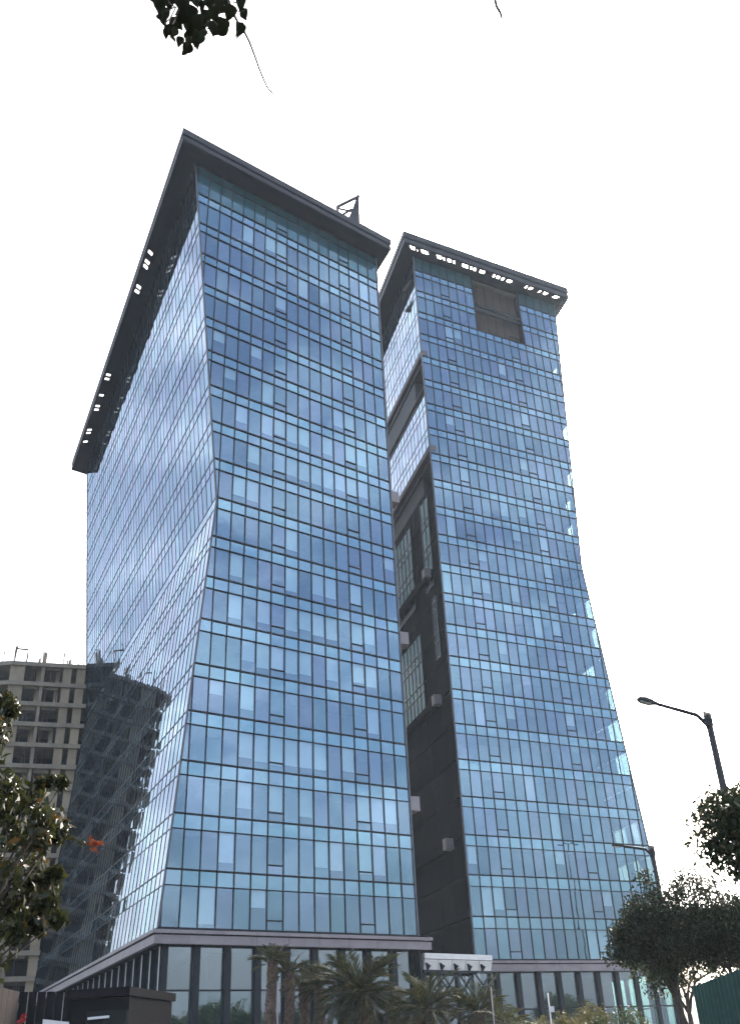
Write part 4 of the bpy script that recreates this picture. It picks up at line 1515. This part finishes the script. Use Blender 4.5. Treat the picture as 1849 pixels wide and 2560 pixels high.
# green hoarding
h0, h1 = at(1729, 2466, 30), at(1849, 2422, 23.8)
HZ = 3.0
h0.z = h1.z = 0
hd_ = (h1 - h0).normalized()
hn = Vector((hd_.y, -hd_.x, 0))
hoard = empty('site_hoarding', h0, 'dark green sheet metal hoarding at the lower right corner', 'hoarding')
for k in range(16):
    a = h0 + hd_ * (k * 1.02); c = h0 + hd_ * (k * 1.02 + 1.01)
    mb = MB()
    m_ = 8
    vs, fs = [], []
    for j in range(m_ + 1):
        p = a.lerp(c, j / m_) + hn * (.02 if j % 4 in (1, 2) else -.02)
        vs += [V3(p, .05), V3(p, HZ + random.uniform(-.005, .005))]
    for j in range(m_):
        fs.append((2 * j, 2 * j + 2, 2 * j + 3, 2 * j + 1))
    mb.add(vs, fs)
    o = mb.build('sheet', M['green_sheet'], hoard)
    sol = o.modifiers.new('thickness', 'SOLIDIFY'); sol.thickness = .004
    if k % 3 == 0:
        MB().bar(V3(a - hn * .1, 0), V3(a - hn * .1, HZ - .05), .08, .08, hd_).build('post', M['lamp_grey'], hoard)
MB().bar(V3(h0 - hn * .06, HZ - .3), V3(h0 + hd_ * 16.3 - hn * .06, HZ - .3), .06, .05, (0, 0, 1)).build('rail', M['lamp_grey'], hoard)

# thin posts
def post(name, label, cat, px, py, dist, r, mat, box=None):
    top = at(px, py, dist)
    base = Vector((top.x, top.y, 0))
    root = empty(name, base, label, cat)
    MB().tube([base, top], [r, r * .85], 8).build('pole', mat, root, smooth=True)
    MB().tube([base, base + Vector((0, 0, .12))], [r * 2.2, r * 2.2], 8).build('base_plate', mat, root)
    if box:
        q = at(*box[:2], dist)
        MB().box(q, RIGHT, (0, 1, 0), (0, 0, 1), box[2], .18, box[3]).build('control_box', mat, root)
    else:
        MB().tube([top, top + Vector((0, 0, .05))], [r * 1.5, r * .4], 8).build('cap', M['lamp_grey'], root)
    return root


post('sign_post', 'thin white post with a small white box before the right podium', 'post', 1368, 2482, 30, .02, M['white_metal'], (1378, 2523, .12, .14))
post('garden_light_post', 'thin white pole beside the leftmost palm trunk', 'post', 694, 2452, 57, .055, M['fascia'])
post('flag_post', 'thin pale post rising out of the low palms', 'post', 1226, 2468, 46, .028, M['fascia'])
post('camera_post', 'pale post with a square box at the left podium corner', 'post', 370, 2478, 48, .07, M['fascia'], (356, 2481, .24, .26))

# white glint strips on the podium columns are part of the tower; gatehouse at lower left
G = empty('gatehouse', V3(at(250, 2500, 46), 0), 'low dark gatehouse with flat roof at the lower left', 'gatehouse')
g0, g1 = at(182, 2476, 46), at(326, 2478, 45)
gz = g0.z
gd = (g1 - g0); gd.z = 0; gd.normalize(); gn = Vector((gd.y, -gd.x, 0))
gl = at(-60, 2520, 38); gl.z = 0
g0.z = g1.z = 0
MB().hexa([g0, g1, g1 - gn * 5, g0 - gn * 5], [V3(g0, gz - .35), V3(g1, gz - .35), V3(g1 - gn * 5, gz - .35), V3(g0 - gn * 5, gz - .35)]).build('wall', M['gate'], G)
MB().hexa([V3(g0 - gd * .2 + gn * .3, gz - .32), V3(g1 + gd * .1 + gn * .3, gz - .32), V3(g1 + gd * .1 - gn * 5.2, gz - .32), V3(g0 - gd * .2 - gn * 5.2, gz - .32)],
          [V3(g0 - gd * .2 + gn * .3, gz), V3(g1 + gd * .1 + gn * .3, gz), V3(g1 + gd * .1 - gn * 5.2, gz), V3(g0 - gd * .2 - gn * 5.2, gz)]).build('roof', M['gate'], G)
wz = at(250, 2548, 45.5).z
wa, wb = at(222, 2548, 45.5), at(322, 2545, 44.8)
wa.z = wb.z = 0
MB().hexa([V3(wa + gn * .25, wz - 1.5), V3(wb + gn * .25, wz - 1.5), V3(wb + gn * .02, wz - 1.5), V3(wa + gn * .02, wz - 1.5)], [V3(wa + gn * .25, wz + .28), V3(wb + gn * .25, wz + .28), V3(wb + gn * .02, wz + .28), V3(wa + gn * .02, wz + .28)]).build('window', M['dark_glass'], G)
MB().bar(V3(wa + gn * .32 + gd * .1, wz + .02), V3(wa + gn * .32 + gd * 1.0, wz + .05), .09, .05, (0, 0, 1)).build('light_strip', M['tubelight'], G)
W_ = empty('boundary_fence', V3(at(90, 2500, 44), 0), 'dark brown panel fence running left from the gatehouse', 'fence')
f0, f1 = at(-60, 2498, 40), at(50, 2480, 45.5)
f2 = at(182, 2492, 45.8)
fz = f1.z
f0.z = f1.z = f2.z = 0
for (A_, B_, n) in ((f0, f1, 7), (f1, f2, 6)):
    d_ = (B_ - A_).normalized(); L_ = (B_ - A_).length
    nn_ = Vector((d_.y, -d_.x, 0))
    for k in range(n):
        a = A_ + d_ * (L_ * k / n + .02); c = A_ + d_ * (L_ * (k + 1) / n - .02)
        MB().hexa([a, c, c - nn_ * .06, a - nn_ * .06], [V3(a, fz), V3(c, fz), V3(c - nn_ * .06, fz), V3(a - nn_ * .06, fz)]).build('panel', M['gate'] if B_ is f2 else M['brown'], W_)
sb = empty('white_board', V3(at(140, 2555, 40), 0), 'plain white board at the bottom left before the dark gatehouse', 'board')
a, c = at(108, 2548, 40), at(172, 2555, 40)
MB().hexa([V3(a, 0.4), V3(c, 0.4), V3(c, .4) + Vector((0, .05, 0)), V3(a, .4) + Vector((0, .05, 0))], [a, c, c + Vector((0, .05, 0)), a + Vector((0, .05, 0))]).build('board', M['white_metal'], sb)
for p in (a, c):
    MB().bar(V3(p + Vector((0, .1, 0)), 0), p + Vector((0, .1, -.05)), .06, .06, (1, 0, 0)).build('leg', M['lamp_grey'], sb)
rp = at(54, 2552, 36)
rd = empty('red_cloth', V3(rp, 0), 'bright red cloth tied on a stake at the bottom left', 'cloth')
MB().tube([V3(rp, 0), rp + Vector((0, 0, .2))], .02, 6).build('stake', M['bark'], rd)
random.seed(9)
V, F = leaf_cloud([tuple(rp), tuple(rp + Vector((.05, 0, .12)))], [.12, .08], 14, .14, .8, seed=12)
np_mesh('cloth', V, F, M['red'], rd)
